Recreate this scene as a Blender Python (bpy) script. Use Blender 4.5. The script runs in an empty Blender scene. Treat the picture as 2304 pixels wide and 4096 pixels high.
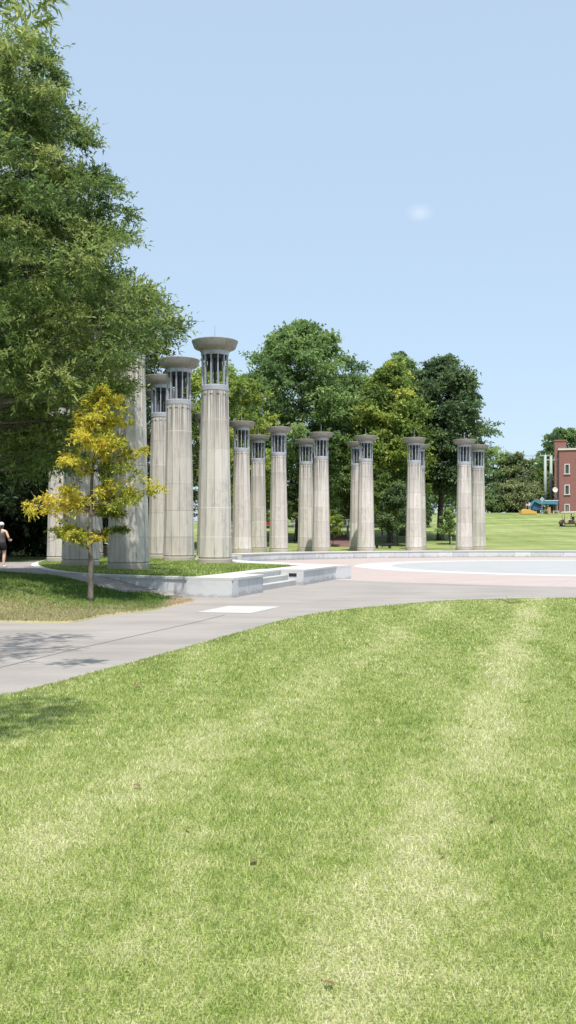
import bpy, bmesh, math, random
import numpy as np
from mathutils import Vector, Matrix, geometry
random.seed(7); rng = np.random.default_rng(7)
PI = math.pi
F, H0, CX, HY = 3700.0, 1.7, 1152.0, 2147.0
RC = (18.7, 52.75)                       # centre of the ring of columns

col = bpy.context.scene.collection
# ------------------------------------------------------------------ helpers
def world(u, v, D):                      # display pixel (1449 wide) at depth D
    return Vector(((1.59*u-CX)/F*D, D, H0+(HY-1.59*v)/F*D))
def gp(u, v, z=0.0):                     # source pixel on the plane at height z
    D = (H0-z)*F/(v-HY); return ((u-CX)/F*D, D)
def ss(a, b, x):
    t = np.clip((np.asarray(x, float)-a)/(b-a), 0, 1); return t*t*(3-2*t)
def terrain(x, y):
    x = np.asarray(x, float); y = np.asarray(y, float)
    r = np.hypot(x-RC[0], y-RC[1]); ring = ss(23.9, 24.9, r)
    s = -(x+4)*.8+(y-27)*.45
    left = .53*ss(-1.5, 2.6, s)*(1-ss(-2.5, -.5, x))*ss(14, 24, y)
    far = .53*ss(48, 52, y)
    z = np.maximum(left, far)*ring
    yy = np.clip(y, 0, 152)
    hill = 5.15*(np.clip((yy-82)/70, 0, 2))**1.4*(.35+.65*ss(-30, -2, x))
    return z+hill
def tz(x, y): return float(terrain(x, y))

def link(name, me, mat=None, parent=None):
    o = bpy.data.objects.new(name, me); col.objects.link(o)
    if mat is not None and not me.materials: me.materials.append(mat)
    if parent is not None: o.parent = parent
    return o
def tag(o, label=None, cat=None, group=None, kind=None):
    if label: o['label'] = label
    if cat: o['category'] = cat
    if group: o['group'] = group
    if kind: o['kind'] = kind
    return o
def empty(name, loc, label, cat, group=None, rz=0):
    o = bpy.data.objects.new(name, None); col.objects.link(o)
    o.location = loc; o.rotation_euler = (0, 0, rz); o.empty_display_size = .2
    return tag(o, label, cat, group)
def copy_tree(o, parent=None):
    c = o.copy(); col.objects.link(c); c.parent = parent
    for ch in list(o.children): copy_tree(ch, c)
    return c
class MB:
    def __init__(s): s.v = []; s.f = []
    def add(s, vs, fs):
        n = len(s.v); s.v += [tuple(p) for p in vs]; s.f += [tuple(i+n for i in f) for f in fs]; return s
    def box(s, c, d, rz=0, rx=0, ry=0):
        m = Matrix.Translation(c) @ Matrix.Rotation(rz, 4, 'Z') @ Matrix.Rotation(ry, 4, 'Y') @ Matrix.Rotation(rx, 4, 'X')
        vs = [m @ Vector((x*d[0]/2, y*d[1]/2, z*d[2]/2)) for z in (-1, 1) for y in (-1, 1) for x in (-1, 1)]
        return s.add(vs, [(0,2,3,1),(4,5,7,6),(0,1,5,4),(2,6,7,3),(0,4,6,2),(1,3,7,5)])
    def tube(s, pts, rad, n=8, cap=True):
        pts = [Vector(p) for p in pts]
        if not hasattr(rad, '__len__'): rad = [rad]*len(pts)
        vs = []; fs = []
        ref = Vector((0,0,1)); d0 = (pts[-1]-pts[0]).normalized()
        if abs(d0.z) > .9: ref = Vector((1,0,0))
        for i, p in enumerate(pts):
            d = (pts[min(i+1, len(pts)-1)]-pts[max(i-1, 0)]).normalized()
            a = d.cross(ref).normalized(); b = d.cross(a)
            for k in range(n):
                t = 2*PI*k/n; vs.append(p+(a*math.cos(t)+b*math.sin(t))*rad[i])
        for i in range(len(pts)-1):
            for k in range(n):
                k2 = (k+1) % n; fs.append((i*n+k, i*n+k2, (i+1)*n+k2, (i+1)*n+k))
        if cap: fs.append(tuple(range(n-1, -1, -1))); fs.append(tuple((len(pts)-1)*n+k for k in range(n)))
        return s.add(vs, fs)
    def lathe(s, prof, n=24, c=(0,0,0), close=False):
        vs = []; fs = []; m = len(prof)
        for r, z in prof:
            for k in range(n):
                t = 2*PI*k/n; vs.append((c[0]+r*math.cos(t), c[1]+r*math.sin(t), c[2]+z))
        for i in range(m if close else m-1):
            j = (i+1) % m
            for k in range(n):
                k2 = (k+1) % n; fs.append((i*n+k, i*n+k2, j*n+k2, j*n+k))
        if not close:
            fs.append(tuple(range(n-1, -1, -1))); fs.append(tuple((m-1)*n+k for k in range(n)))
        return s.add(vs, fs)
    def ell(s, c, r, nu=14, nv=9, z0=-1.0):
        prof = []
        vs = []; fs = []
        t0 = math.asin(z0)
        for i in range(nv+1):
            t = t0+(PI/2-t0)*i/nv
            for k in range(nu):
                p = 2*PI*k/nu; q = max(math.cos(t), 1e-3)
                vs.append((c[0]+r[0]*q*math.cos(p), c[1]+r[1]*q*math.sin(p), c[2]+r[2]*math.sin(t)))
        for i in range(nv):
            for k in range(nu):
                k2 = (k+1) % nu; fs.append((i*nu+k, i*nu+k2, (i+1)*nu+k2, (i+1)*nu+k))
        fs.append(tuple(range(nu-1, -1, -1))); fs.append(tuple(nv*nu+k for k in range(nu)))
        return s.add(vs, fs)
    def prism(s, poly, z0, z1, axis='z'):
        n = len(poly)
        def P(p, z): return (p[0], p[1], z) if axis == 'z' else ((p[0], z, p[1]) if axis == 'y' else (z, p[0], p[1]))
        vs = [P(p, z0) for p in poly]+[P(p, z1) for p in poly]
        fs = [tuple(range(n-1, -1, -1)), tuple(range(n, 2*n))]+[(i, (i+1) % n, (i+1) % n+n, i+n) for i in range(n)]
        return s.add(vs, fs)
    def build(s, name, mat, parent=None, smooth=False, bevel=0, auto=None):
        me = bpy.data.meshes.new(name); me.from_pydata(s.v, [], s.f)
        bm = bmesh.new(); bm.from_mesh(me); bmesh.ops.recalc_face_normals(bm, faces=bm.faces)
        if bevel:
            bmesh.ops.bevel(bm, geom=[e for e in bm.edges if len(e.link_faces) == 2 and e.calc_face_angle(0) > .5], offset=bevel, segments=2, affect='EDGES', profile=.6)
        if auto is not None:
            for e in bm.edges:
                if len(e.link_faces) == 2 and e.calc_face_angle(0) > auto: e.smooth = False
            smooth = True
        for f in bm.faces: f.smooth = smooth
        bm.to_mesh(me); bm.free(); me.update()
        return link(name, me, mat, parent)

# ------------------------------------------------------------------ node dsl
class NT:
    def __init__(s, name):
        s.mat = bpy.data.materials.new(name); s.mat.use_nodes = True
        s.t = s.mat.node_tree; s.t.nodes.clear()
        s.out = s.n('ShaderNodeOutputMaterial')
    def n(s, k, **kw):
        x = s.t.nodes.new(k)
        for a, b in kw.items(): setattr(x, a, b)
        return x
    def set(s, sock, v):
        if isinstance(v, bpy.types.NodeSocket): s.t.links.new(v, sock)
        elif v is not None:
            if hasattr(v, '__len__') and sock.type == 'RGBA' and len(v) == 3: v = (*v, 1)
            sock.default_value = v
    def m(s, op, a, b=None, c=None, clamp=False):
        x = s.n('ShaderNodeMath', operation=op, use_clamp=clamp); s.set(x.inputs[0], a); s.set(x.inputs[1], b); s.set(x.inputs[2], c); return x.outputs[0]
    def mr(s, v, a, b, c=0.0, d=1.0, smooth=True):
        x = s.n('ShaderNodeMapRange', interpolation_type='SMOOTHSTEP' if smooth else 'LINEAR')
        for i, q in enumerate((v, a, b, c, d)): s.set(x.inputs[i], q)
        return x.outputs[0]
    def coord(s, k='Object'): return s.n('ShaderNodeTexCoord').outputs[k]
    def pos(s): return s.n('ShaderNodeNewGeometry').outputs['Position']
    def sep(s, v):
        x = s.n('ShaderNodeSeparateXYZ'); s.set(x.inputs[0], v); return x.outputs
    def comb(s, a, b, c=0.0):
        x = s.n('ShaderNodeCombineXYZ'); s.set(x.inputs[0], a); s.set(x.inputs[1], b); s.set(x.inputs[2], c); return x.outputs[0]
    def map(s, v, sc=(1,1,1), rot=(0,0,0), loc=(0,0,0)):
        x = s.n('ShaderNodeMapping'); s.set(x.inputs[0], v); x.inputs['Scale'].default_value = sc; x.inputs['Rotation'].default_value = rot; x.inputs['Location'].default_value = loc; return x.outputs[0]
    def noise(s, v, scale, detail=4, rough=.55, dist=0):
        x = s.n('ShaderNodeTexNoise'); s.set(x.inputs['Vector'], v); x.inputs['Scale'].default_value = scale
        x.inputs['Detail'].default_value = detail; x.inputs['Roughness'].default_value = rough; x.inputs['Distortion'].default_value = dist; return x.outputs['Fac']
    def white(s, v):
        x = s.n('ShaderNodeTexWhiteNoise'); s.set(x.inputs['Vector'], v); return x.outputs['Value']
    def mix(s, f, a, b, mode='MIX'):
        x = s.n('ShaderNodeMix', data_type='RGBA', blend_type=mode); s.set(x.inputs[0], f); s.set(x.inputs[6], a); s.set(x.inputs[7], b); return x.outputs[2]
    def ramp(s, f, stops):
        x = s.n('ShaderNodeValToRGB'); s.set(x.inputs[0], f); e = x.color_ramp.elements
        e[0].position, e[0].color = stops[0][0], (*stops[0][1], 1); e[1].position, e[1].color = stops[-1][0], (*stops[-1][1], 1)
        for p, c in stops[1:-1]:
            q = e.new(p); q.color = (*c, 1)
        return x.outputs[0]
    def attr(s, name): return s.n('ShaderNodeAttribute', attribute_name=name).outputs['Fac']
    def rand(s): return s.n('ShaderNodeObjectInfo').outputs['Random']
    def bump(s, h, strength=.3, dist=.02):
        x = s.n('ShaderNodeBump'); s.set(x.inputs['Height'], h); x.inputs['Strength'].default_value = strength; x.inputs['Distance'].default_value = dist; return x.outputs[0]
    def pbr(s, colr, rough=.8, metal=0, normal=None, spec=.4):
        x = s.n('ShaderNodeBsdfPrincipled'); s.set(x.inputs['Base Color'], colr); s.set(x.inputs['Roughness'], rough); s.set(x.inputs['Metallic'], metal)
        x.inputs['Specular IOR Level'].default_value = spec
        if normal is not None: s.set(x.inputs['Normal'], normal)
        s.t.links.new(x.outputs[0], s.out.inputs[0]); return s.mat
    def leaf(s, colr, tr=.35, rough=.55):
        a = s.n('ShaderNodeBsdfPrincipled'); s.set(a.inputs['Base Color'], colr); a.inputs['Roughness'].default_value = rough; a.inputs['Specular IOR Level'].default_value = .35
        b = s.n('ShaderNodeBsdfTranslucent'); s.set(b.inputs[0], colr)
        c = s.n('ShaderNodeMixShader'); c.inputs[0].default_value = tr
        s.t.links.new(a.outputs[0], c.inputs[1]); s.t.links.new(b.outputs[0], c.inputs[2]); s.t.links.new(c.outputs[0], s.out.inputs[0]); return s.mat

def flat(name, c, rough=.7, metal=0, var=.12, scale=6, spec=.4):
    t = NT(name); nz = t.noise(t.coord(), scale, 4)
    lo = tuple(q*(1-var) for q in c); hi = tuple(min(1, q*(1+var)) for q in c)
    return t.pbr(t.mix(nz, lo, hi), rough, metal, spec=spec)

# ------------------------------------------------------------------ materials
def grass_colour(t, dry=.0, tint=None):
    p = t.pos(); s = t.sep(p)
    big = t.noise(t.map(p, (.55, .55, .55)), 1.0, 3, .6)
    mid = t.noise(p, 2.6, 7, .82)
    fine = t.noise(p, 42, 3, .7)
    # mowing streaks run along (.285,.958): stretched noise in a turned frame
    fr = t.map(p, (1.3, .16, 0), (0, 0, math.atan2(.285, .958)))
    streak = t.noise(fr, 1.0, 5, .65, .3)
    across = t.m('SUBTRACT', t.m('MULTIPLY', s[0], .958), t.m('MULTIPLY', s[1], .285))
    wob = t.m('MULTIPLY', t.m('SUBTRACT', t.noise(p, .9, 3), .5), .9)
    band = t.m('ABSOLUTE', t.m('ADD', t.m('ADD', across, .73), wob))
    b1 = t.mr(band, .0, .55, .165, 0.0)
    band2 = t.m('ABSOLUTE', t.m('ADD', t.m('ADD', across, 2.75), wob))
    b2 = t.mr(band2, .0, .6, .09, 0.0)
    dryv = t.m('ADD', t.m('ADD', t.m('MULTIPLY', streak, .42), t.m('MULTIPLY', mid, .58)), t.m('ADD', b1, b2))
    if tint is not None: dryv = t.m('ADD', dryv, t.m('MULTIPLY', t.m('SUBTRACT', tint, .5), .46))
    else: dryv = t.m('ADD', dryv, t.m('MULTIPLY', t.m('SUBTRACT', fine, .5), .45))
    dryv = t.m('ADD', t.m('ADD', dryv, dry), t.m('MULTIPLY', t.m('SUBTRACT', t.noise(p, 9, 4, .8), .5), .36))
    c = t.ramp(dryv, [(.26, (.12, .205, .035)), (.43, (.27, .37, .075)), (.56, (.44, .495, .165)), (.70, (.60, .60, .32)), (.9, (.80, .76, .53))])
    return t.mix(t.m('MULTIPLY', t.m('SUBTRACT', big, .35), .6, clamp=True), c, t.mix(.5, c, (.38, .46, .11)))
def grass_mat(name, dry=0.0):
    t = NT(name); return t.pbr(t.mix(t.mr(t.noise(t.pos(), 70, 3, .7), .4, .6, .25, .85), grass_colour(t, dry), (.055, .06, .025)), .9, normal=t.bump(t.noise(t.pos(), 60, 3), .5, .02), spec=.15)
def blade_mat(name, dry=0.0):
    t = NT(name); return t.leaf(grass_colour(t, dry, t.attr('tint')), .3, .6)
def island_mat(name, blades=False):
    t = NT(name); p = t.pos(); s = t.sep(p)
    nz = t.noise(p, 1.1, 5, .65); fn = t.attr('tint') if blades else t.noise(p, 30, 3, .7)
    # the turf gets drier towards the path, bare earth at the worn tip
    d = t.m('ADD', t.mr(t.m('ADD', s[1], t.m('MULTIPLY', s[0], .25)), 24.5, 18.5, -.12, .3), t.m('ADD', t.m('MULTIPLY', nz, .6), t.m('MULTIPLY', fn, .3)))
    c = t.ramp(d, [(.25, (.06, .13, .02)), (.45, (.13, .20, .04)), (.62, (.26, .27, .11)), (.8, (.38, .33, .19))])
    tip = t.mr(t.m('ADD', s[0], t.m('MULTIPLY', t.m('SUBTRACT', nz, .5), 1.5)), -3.35, -2.8)
    m = t.mix(tip, c, (.46, .37, .25))
    return t.leaf(m, .25, .7) if blades else t.pbr(m, .95, spec=.1)
def hill_mat():
    t = NT('hill_turf'); p = t.pos()
    nz = t.noise(t.map(p, (.12, .5, .3)), 1.0, 5, .65); f = t.noise(t.map(p, (1, 3, 1)), 1.4, 5, .75)
    st = t.m('SINE', t.m('MULTIPLY', t.sep(p)[0], 1.9))
    v = t.m('ADD', t.m('ADD', t.m('MULTIPLY', nz, .6), t.m('MULTIPLY', f, .4)), t.m('MULTIPLY', st, .012))
    c = t.ramp(v, [(.36, (.10, .145, .04)), (.46, (.165, .21, .065)), (.55, (.235, .27, .105)), (.68, (.34, .35, .18))])
    return t.pbr(c, .95, spec=.1)
def paving(name, c, var=.1, streak=True, joints=False):
    t = NT(name); p = t.pos()
    a = t.noise(t.map(p, (.25, 1.3, 1)), 1.0, 6, .65); b = t.noise(p, 55, 3, .8); d = t.noise(p, .5, 4, .6)
    v = t.m('ADD', t.m('ADD', t.m('MULTIPLY', a, .4), t.m('MULTIPLY', b, .35)), t.m('MULTIPLY', d, .25))
    lo = tuple(q*(1-var*2.2) for q in c); hi = tuple(q*(1+var*2.0) for q in c)
    colr = t.ramp(v, [(.3, lo), (.5, c), (.72, hi)])
    if joints:
        s = t.sep(p); R = t.m('SQRT', t.m('ADD', t.m('POWER', t.m('SUBTRACT', s[0], RC[0]), 2.0), t.m('POWER', t.m('SUBTRACT', s[1], RC[1]), 2.0)))
        ang = t.m('ARCTAN2', t.m('SUBTRACT', s[1], RC[1]), t.m('SUBTRACT', s[0], RC[0]))
        j1 = t.m('LESS_THAN', t.m('FRACT', t.m('MULTIPLY', R, .62)), .02)
        j2 = t.m('LESS_THAN', t.m('FRACT', t.m('MULTIPLY', ang, 72/6.2832)), .02)
        colr = t.mix(t.m('MULTIPLY', t.m('MAXIMUM', j1, j2), .35), colr, tuple(q*.5 for q in c))
    # old spots and stains
    sp = t.mr(t.noise(p, 2.3, 7, .75), .58, .72, 0, .38)
    colr = t.mix(sp, colr, tuple(q*.62 for q in c))
    return t.pbr(colr, .85, normal=t.bump(b, .25, .01), spec=.25)
def column_mat():
    t = NT('column_stone'); o = t.coord('Object'); s = t.sep(o); rnd = t.rand()
    th = t.m('MULTIPLY', t.m('ADD', t.m('ARCTAN2', s[1], s[0]), PI), 12/(2*PI))
    fr = t.m('FRACT', th); edge = t.m('MINIMUM', fr, t.m('SUBTRACT', 1.0, fr))
    row = t.m('FLOOR', t.m('ADD', t.m('DIVIDE', s[2], 1.22), .06))
    off = t.m('MULTIPLY', rnd, 57.0)
    rowt = t.white(t.comb(row, off, 3.0)); blk = t.white(t.comb(row, off, t.m('FLOOR', t.m('DIVIDE', th, 2.0))))
    base = t.ramp(rowt, [(0, (.49, .45, .405)), (.5, (.555, .513, .465)), (1, (.62, .58, .53))])
    base = t.mix(t.m('MULTIPLY', t.m('SUBTRACT', blk, .4), .35, clamp=True), base, (.33, .305, .275))
    topf = t.mr(s[2], 5.9, 6.1, 0, .45); base = t.mix(topf, base, (.65, .61, .565))
    v = t.comb(t.m('MULTIPLY', th, 1.6), t.m('ADD', t.m('MULTIPLY', s[2], .35), off), off)
    stk = t.noise(v, 1.6, 6, .7)
    base = t.mix(t.mr(stk, .44, .72, 0, .48), base, (.25, .235, .215))
    # dark runs below the lantern, thinning downwards
    run = t.mr(t.noise(t.comb(t.m('MULTIPLY', th, 3.2), t.m('MULTIPLY', s[2], .12), off), 1.7, 5, .7), .44, .57)
    base = t.mix(t.m('MULTIPLY', t.m('MULTIPLY', run, t.mr(s[2], 4.6, 7.0, 0, 1)), .8), base, (.13, .12, .11))
    blot = t.mr(t.noise(t.map(o, (1, 1, .6)), 2.6, 6, .75), .52, .66, 0, .45); base = t.mix(blot, base, (.32, .30, .27))
    g = t.mr(s[2], .9, .15, 0, .35); base = t.mix(t.m('MULTIPLY', g, stk), base, (.55, .50, .42))
    ln = t.mr(edge, .012, .04, 1, 0); ln = t.m('MULTIPLY', ln, t.mr(t.noise(t.comb(t.m('FLOOR', t.m('ADD', th, .5)), t.m('MULTIPLY', s[2], .5), off), 1.3, 2), .35, .6, .15, .8))
    base = t.mix(ln, base, (.10, .095, .09))
    hz = t.m('FRACT', t.m('ADD', t.m('DIVIDE', s[2], 1.22), .06)); hl = t.m('LESS_THAN', hz, .022)
    base = t.mix(t.m('MULTIPLY', hl, .85), base, t.mix(t.white(t.comb(row, off, 9.0)), (.22, .2, .19), (.72, .68, .62)))
    return t.pbr(base, .88, normal=t.bump(t.noise(o, 14, 5, .7), .35, .02), spec=.2)
def stone_mat(name, c, var=.16, scale=2.2, stain=(.2, .19, .18), amount=.35):
    t = NT(name); o = t.coord('Object'); a = t.noise(o, scale, 6, .7); b = t.noise(t.map(o, (1, 1, .25)), scale*2.2, 5, .7)
    colr = t.mix(a, tuple(q*(1-var) for q in c), tuple(q*(1+var) for q in c))
    colr = t.mix(t.mr(b, .48, .7, 0, amount), colr, stain)
    colr = t.mix(t.m('MULTIPLY', t.rand(), .15), colr, stain)
    return t.pbr(colr, .85, normal=t.bump(t.noise(o, 20, 4), .25, .01), spec=.2)
def wall_mat():
    t = NT('granite_wall'); uv = t.sep(t.n('ShaderNodeUVMap', uv_map='UVMap').outputs[0]); p = t.pos()
    blk = t.m('DIVIDE', uv[0], 1.32); tone = t.white(t.comb(t.m('FLOOR', blk), 2.0))
    c = t.mix(tone, (.46, .47, .48), (.62, .625, .63))
    c = t.mix(t.mr(t.noise(p, 1.6, 6, .75), .5, .68, 0, .5), c, (.33, .335, .34))
    low = t.mr(t.m('SUBTRACT', uv[1], t.m('MULTIPLY', t.noise(p, 2.5, 5, .7), .5)), -.08, -.2, 0, .6)
    c = t.mix(low, c, (.27, .27, .275))
    j = t.m('LESS_THAN', t.m('FRACT', blk), .014)
    return t.pbr(t.mix(t.m('MULTIPLY', j, .75), c, (.15, .15, .15)), .7, normal=t.bump(t.noise(p, 30, 4), .15, .01), spec=.3)
def brick_mat(name, c1, c2, scale=4.0):
    t = NT(name); o = t.coord('Object'); s = t.sep(o)
    v = t.comb(t.m('ADD', s[0], s[1]), s[2])
    x = t.n('ShaderNodeTexBrick'); t.set(x.inputs['Vector'], v); x.inputs['Scale'].default_value = scale; x.inputs['Color1'].default_value = (*c1, 1); x.inputs['Color2'].default_value = (*c2, 1)
    x.inputs['Mortar'].default_value = (.35, .27, .24, 1); x.inputs['Mortar Size'].default_value = .012
    c = t.mix(t.m('MULTIPLY', t.noise(t.map(o, (1, 1, 3)), .5, 5), .4), x.outputs[0], tuple(q*.75 for q in c1))
    return t.pbr(c, .9, spec=.15)
def bark_mat(name, c, scale=6):
    t = NT(name); o = t.coord('Object'); a = t.noise(t.map(o, (1, 1, .22)), scale, 6, .75); b = t.noise(o, 2.3, 4)
    colr = t.ramp(a, [(.35, tuple(q*.35 for q in c)), (.52, c), (.7, tuple(q*1.7 for q in c))])
    colr = t.mix(t.mr(b, .5, .65, 0, .3), colr, (.25, .26, .22))
    return t.pbr(colr, .95, normal=t.bump(a, .8, .03), spec=.1)
def leaf_mat(name, stops, tr=.35):
    t = NT(name); v = t.attr('tint')
    return t.leaf(t.ramp(v, stops), tr)

M = dict(
 column=column_mat(), plinth=stone_mat('plinth_stone', (.43, .385, .33), .12, 2, (.30, .27, .22)),
 cap=stone_mat('cap_stone', (.30, .28, .25), .2, 3.5, (.13, .125, .12), .55),
 steel=flat('zinc_metal', (.40, .41, .44), .45, .3, .15), dark=flat('dark_housing', (.02, .022, .027), .5),
 louvre=flat('grey_louvre', (.16, .18, .20), .5, .2),
 wall=wall_mat(), stepstone=paving('step_stone', (.40, .40, .39), .08), coping=paving('coping_stone', (.50, .50, .475), .08),
 path=paving('path_concrete', (.285, .262, .243), .16), pink=paving('pink_paving', (.39, .325, .305), .08, joints=True),
 white_paving=paving('white_paving', (.44, .44, .43), .05), grey_paving=paving('grey_paving', (.345, .35, .355), .07, joints=True),
 slab=paving('pale_slab', (.43, .42, .405), .07), joint=flat('joint_dark', (.2, .19, .185), .95),
 front=grass_mat('front_turf'), blade=blade_mat('grass_blade'), terrace=grass_mat('terrace_turf', -.15), tblade=blade_mat('terrace_blade', -.10),
 island=island_mat('island_turf'), iblade=island_mat('island_blade', True), hill=hill_mat(),
 bark=bark_mat('grey_bark', (.16, .14, .12)), bark_dark=bark_mat('dark_bark', (.07, .06, .05)), sapbark=bark_mat('sapling_bark', (.17, .145, .125), 12),
 oak=leaf_mat('oak_leaf', [(0, (.045, .085, .03)), (.35, (.105, .175, .05)), (.7, (.24, .32, .085)), (1, (.44, .48, .18))], .40),
 yellow=leaf_mat('autumn_leaf', [(0, (.09, .14, .035)), (.25, (.22, .28, .045)), (.42, (.50, .50, .06)), (.72, (.82, .70, .10)), (.92, (.72, .50, .14)), (1, (.42, .22, .09))], .45),
 mid=leaf_mat('green_leaf', [(0, (.10, .17, .065)), (.5, (.20, .31, .10)), (1, (.34, .45, .17))], .42),
 ylgreen=leaf_mat('yellow_green_leaf', [(0, (.11, .18, .05)), (.5, (.25, .345, .075)), (1, (.52, .55, .12))], .42),
 deep=leaf_mat('deep_green_leaf', [(0, (.065, .11, .05)), (.5, (.12, .185, .08)), (1, (.21, .30, .12))], .38),
 olive=leaf_mat('olive_leaf', [(0, (.09, .13, .05)), (.5, (.19, .235, .085)), (1, (.36, .39, .20))]),
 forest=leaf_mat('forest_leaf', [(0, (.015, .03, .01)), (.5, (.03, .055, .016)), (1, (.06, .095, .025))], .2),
 brick=brick_mat('red_brick', (.285, .125, .11), (.235, .10, .09)), pinkbrick=brick_mat('pink_brick', (.42, .25, .22), (.36, .21, .19)),
 trim=flat('white_trim', (.58, .55, .50), .6), glass=flat('window_glass', (.03, .04, .05), .08, 0, .3, 2, .8),
 polegrn=flat('pole_paint', (.33, .38, .34), .6), black=flat('black_cloth', (.012, .012, .014), .8), rubber=flat('rubber', (.02, .02, .02), .8),
 skin=flat('skin', (.70, .43, .33), .5), greycloth=flat('grey_cloth', (.085, .075, .085), .8), white=flat('white_cloth', (.78, .78, .76), .6),
 hair=flat('dark_hair', (.05, .035, .028), .5), pinkcloth=flat('pink_cloth', (.75, .28, .36), .8), darkcloth=flat('navy_cloth', (.05, .035, .06), .8),
 blue=flat('blue_canvas', (.05, .20, .32), .6), bluedark=flat('blue_dark', (.03, .10, .20), .6), yel=flat('orange_plastic', (.58, .33, .07), .6),
 wood=flat('pale_wood', (.42, .24, .13), .7), cart=flat('cart_paint', (.09, .035, .03), .35), cream=flat('cream_wall', (.62, .50, .45), .8),
 redpaint=flat('red_paint', (.40, .03, .03), .35), roofdark=flat('dark_roof', (.05, .045, .045), .9), concrete=flat('pale_concrete', (.45, .44, .42), .85),
 step=paving('brick_step', (.25, .155, .14), .1), dry=flat('dry_leaf', (.17, .10, .055), .8, 0, .5, 60), twig=flat('twig', (.18, .11, .07), .9),
 sign=flat('sign_back', (.45, .48, .50), .4, .5),
)

# ------------------------------------------------------------------ draped sheets
def inside(px, py, poly):
    r = np.zeros(len(px), bool); n = len(poly)
    for i in range(n):
        x1, y1 = poly[i]; x2, y2 = poly[(i+1) % n]
        c = ((y1 > py) != (y2 > py)) & (px < (x2-x1)*(py-y1)/((y2-y1) if y2 != y1 else 1e-9)+x1)
        r ^= c
    return r
def densify(poly, st, closed=True):
    out = []; n = len(poly)
    for i in range(n if closed else n-1):
        a, b = Vector(poly[i]), Vector(poly[(i+1) % n]); k = max(1, int((b-a).length/st))
        for j in range(k): out.append(tuple(a.lerp(b, j/k)))
    if not closed: out.append(tuple(poly[-1]))
    return out
def smooth_line(pts, per=6):
    out = []; n = len(pts); P = [Vector(p) for p in pts]
    for i in range(n-1):
        p0, p1, p2, p3 = P[max(i-1, 0)], P[i], P[i+1], P[min(i+2, n-1)]
        for j in range(per):
            t = j/per
            out.append(tuple(.5*((2*p1)+(p2-p0)*t+(2*p0-5*p1+4*p2-p3)*t*t+(3*p1-p0-3*p2+p3)*t**3)))
    out.append(tuple(P[-1])); return out
def sheet(name, poly, dz, mat, step=1.0, zfun=None, kind='structure', skirt=0):
    b = densify(poly, step); n = len(b)
    xs = [p[0] for p in b]; ys = [p[1] for p in b]
    gx, gy = np.meshgrid(np.arange(min(xs)+step*.53, max(xs), step), np.arange(min(ys)+step*.47, max(ys), step))
    gx = gx.ravel(); gy = gy.ravel(); k = inside(gx, gy, b)
    pts = [Vector(p) for p in b]+[Vector((x, y)) for x, y in zip(gx[k], gy[k])]
    r = geometry.delaunay_2d_cdt(pts, [(i, (i+1) % n) for i in range(n)], [], 1, 1e-4)
    vx = np.array([tuple(v) for v in r[0]])
    z = (terrain(vx[:, 0], vx[:, 1]) if zfun is None else zfun(vx[:, 0], vx[:, 1]))+dz
    vs = [(a[0], a[1], q) for a, q in zip(vx, z)]; fs = [tuple(f) for f in r[2]]
    if skirt:
        cnt = {}
        for f in fs:
            for i in range(len(f)):
                e = (f[i], f[(i+1) % len(f)]); key = (min(e), max(e)); cnt.setdefault(key, []).append(e)
        for key, es in cnt.items():
            if len(es) == 1:
                a, bb = es[0]; m0 = len(vs); vs += [(vs[a][0], vs[a][1], vs[a][2]-skirt), (vs[bb][0], vs[bb][1], vs[bb][2]-skirt)]
                fs.append((bb, a, m0, m0+1))
    me = bpy.data.meshes.new(name); me.from_pydata(vs, [], fs); me.update()
    bm = bmesh.new(); bm.from_mesh(me); 
    for f in bm.faces:
        if f.normal.z < -.01: f.normal_flip()
        f.smooth = True
    bm.to_mesh(me); bm.free()
    return tag(link(name, me, mat), kind=kind)

# base ground: one sheet out to the horizon
def base_ground():
    xs = np.concatenate([np.arange(-400, -60, 40.), np.arange(-60, 90, 1.0), np.arange(90, 600, 40.)])
    ys = np.concatenate([np.arange(-200, 0, 25.), np.arange(0, 170, 1.0), np.arange(170, 1400, 60.)])
    X, Y = np.meshgrid(xs, ys); Z = terrain(X, Y)-.05
    r = np.hypot(X-RC[0], Y-RC[1])
    v = np.stack([X.ravel(), Y.ravel(), Z.ravel()], 1); nx = len(xs)
    i, j = np.meshgrid(np.arange(len(ys)-1), np.arange(nx-1), indexing='ij'); a = (i*nx+j).ravel()
    f = np.stack([a, a+1, a+nx+1, a+nx], 1)
    me = bpy.data.meshes.new('ground'); me.from_pydata(v.tolist(), [], f.tolist()); me.update()
    me.polygons.foreach_set('use_smooth', np.ones(len(me.polygons), bool))
    tag(link('ground', me, M['hill']), kind='structure')
base_ground()

def circ(r, a0=0, a1=360, n=120, c=RC):
    return [(c[0]+r*math.sin(math.radians(a0+(a1-a0)*i/n)), c[1]+r*math.cos(math.radians(a0+(a1-a0)*i/n))) for i in range(n)]
path_poly = [(-18, 2), (48, 2), (48, 40), (20, 36), (3, 42), (-12.1, 46.5), (-12.7, 44.6), (-12.9, 42.8), (-18, 41.6)]
sheet('path', path_poly, 0, M['path'], .8)
flatz = lambda x, y: np.zeros(len(x))
sheet('plaza_floor', circ(23.4), .004, M['pink'], 2.0, flatz)
sheet('plaza_ring', circ(14.9), .008, M['white_paving'], 2.0, flatz)
sheet('plaza_centre', circ(12.7), .012, M['grey_paving'], 2.0, flatz)
sheet('plaza_edge', circ(24.2, n=160), .002, M['path'], 2.0, flatz)
sl = [gp(*q) for q in ((913, 2424), (1125, 2427), (1004, 2454), (785, 2450))]
sheet('pale_pavement_slab', sl, .006, M['slab'], 1.0)
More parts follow.
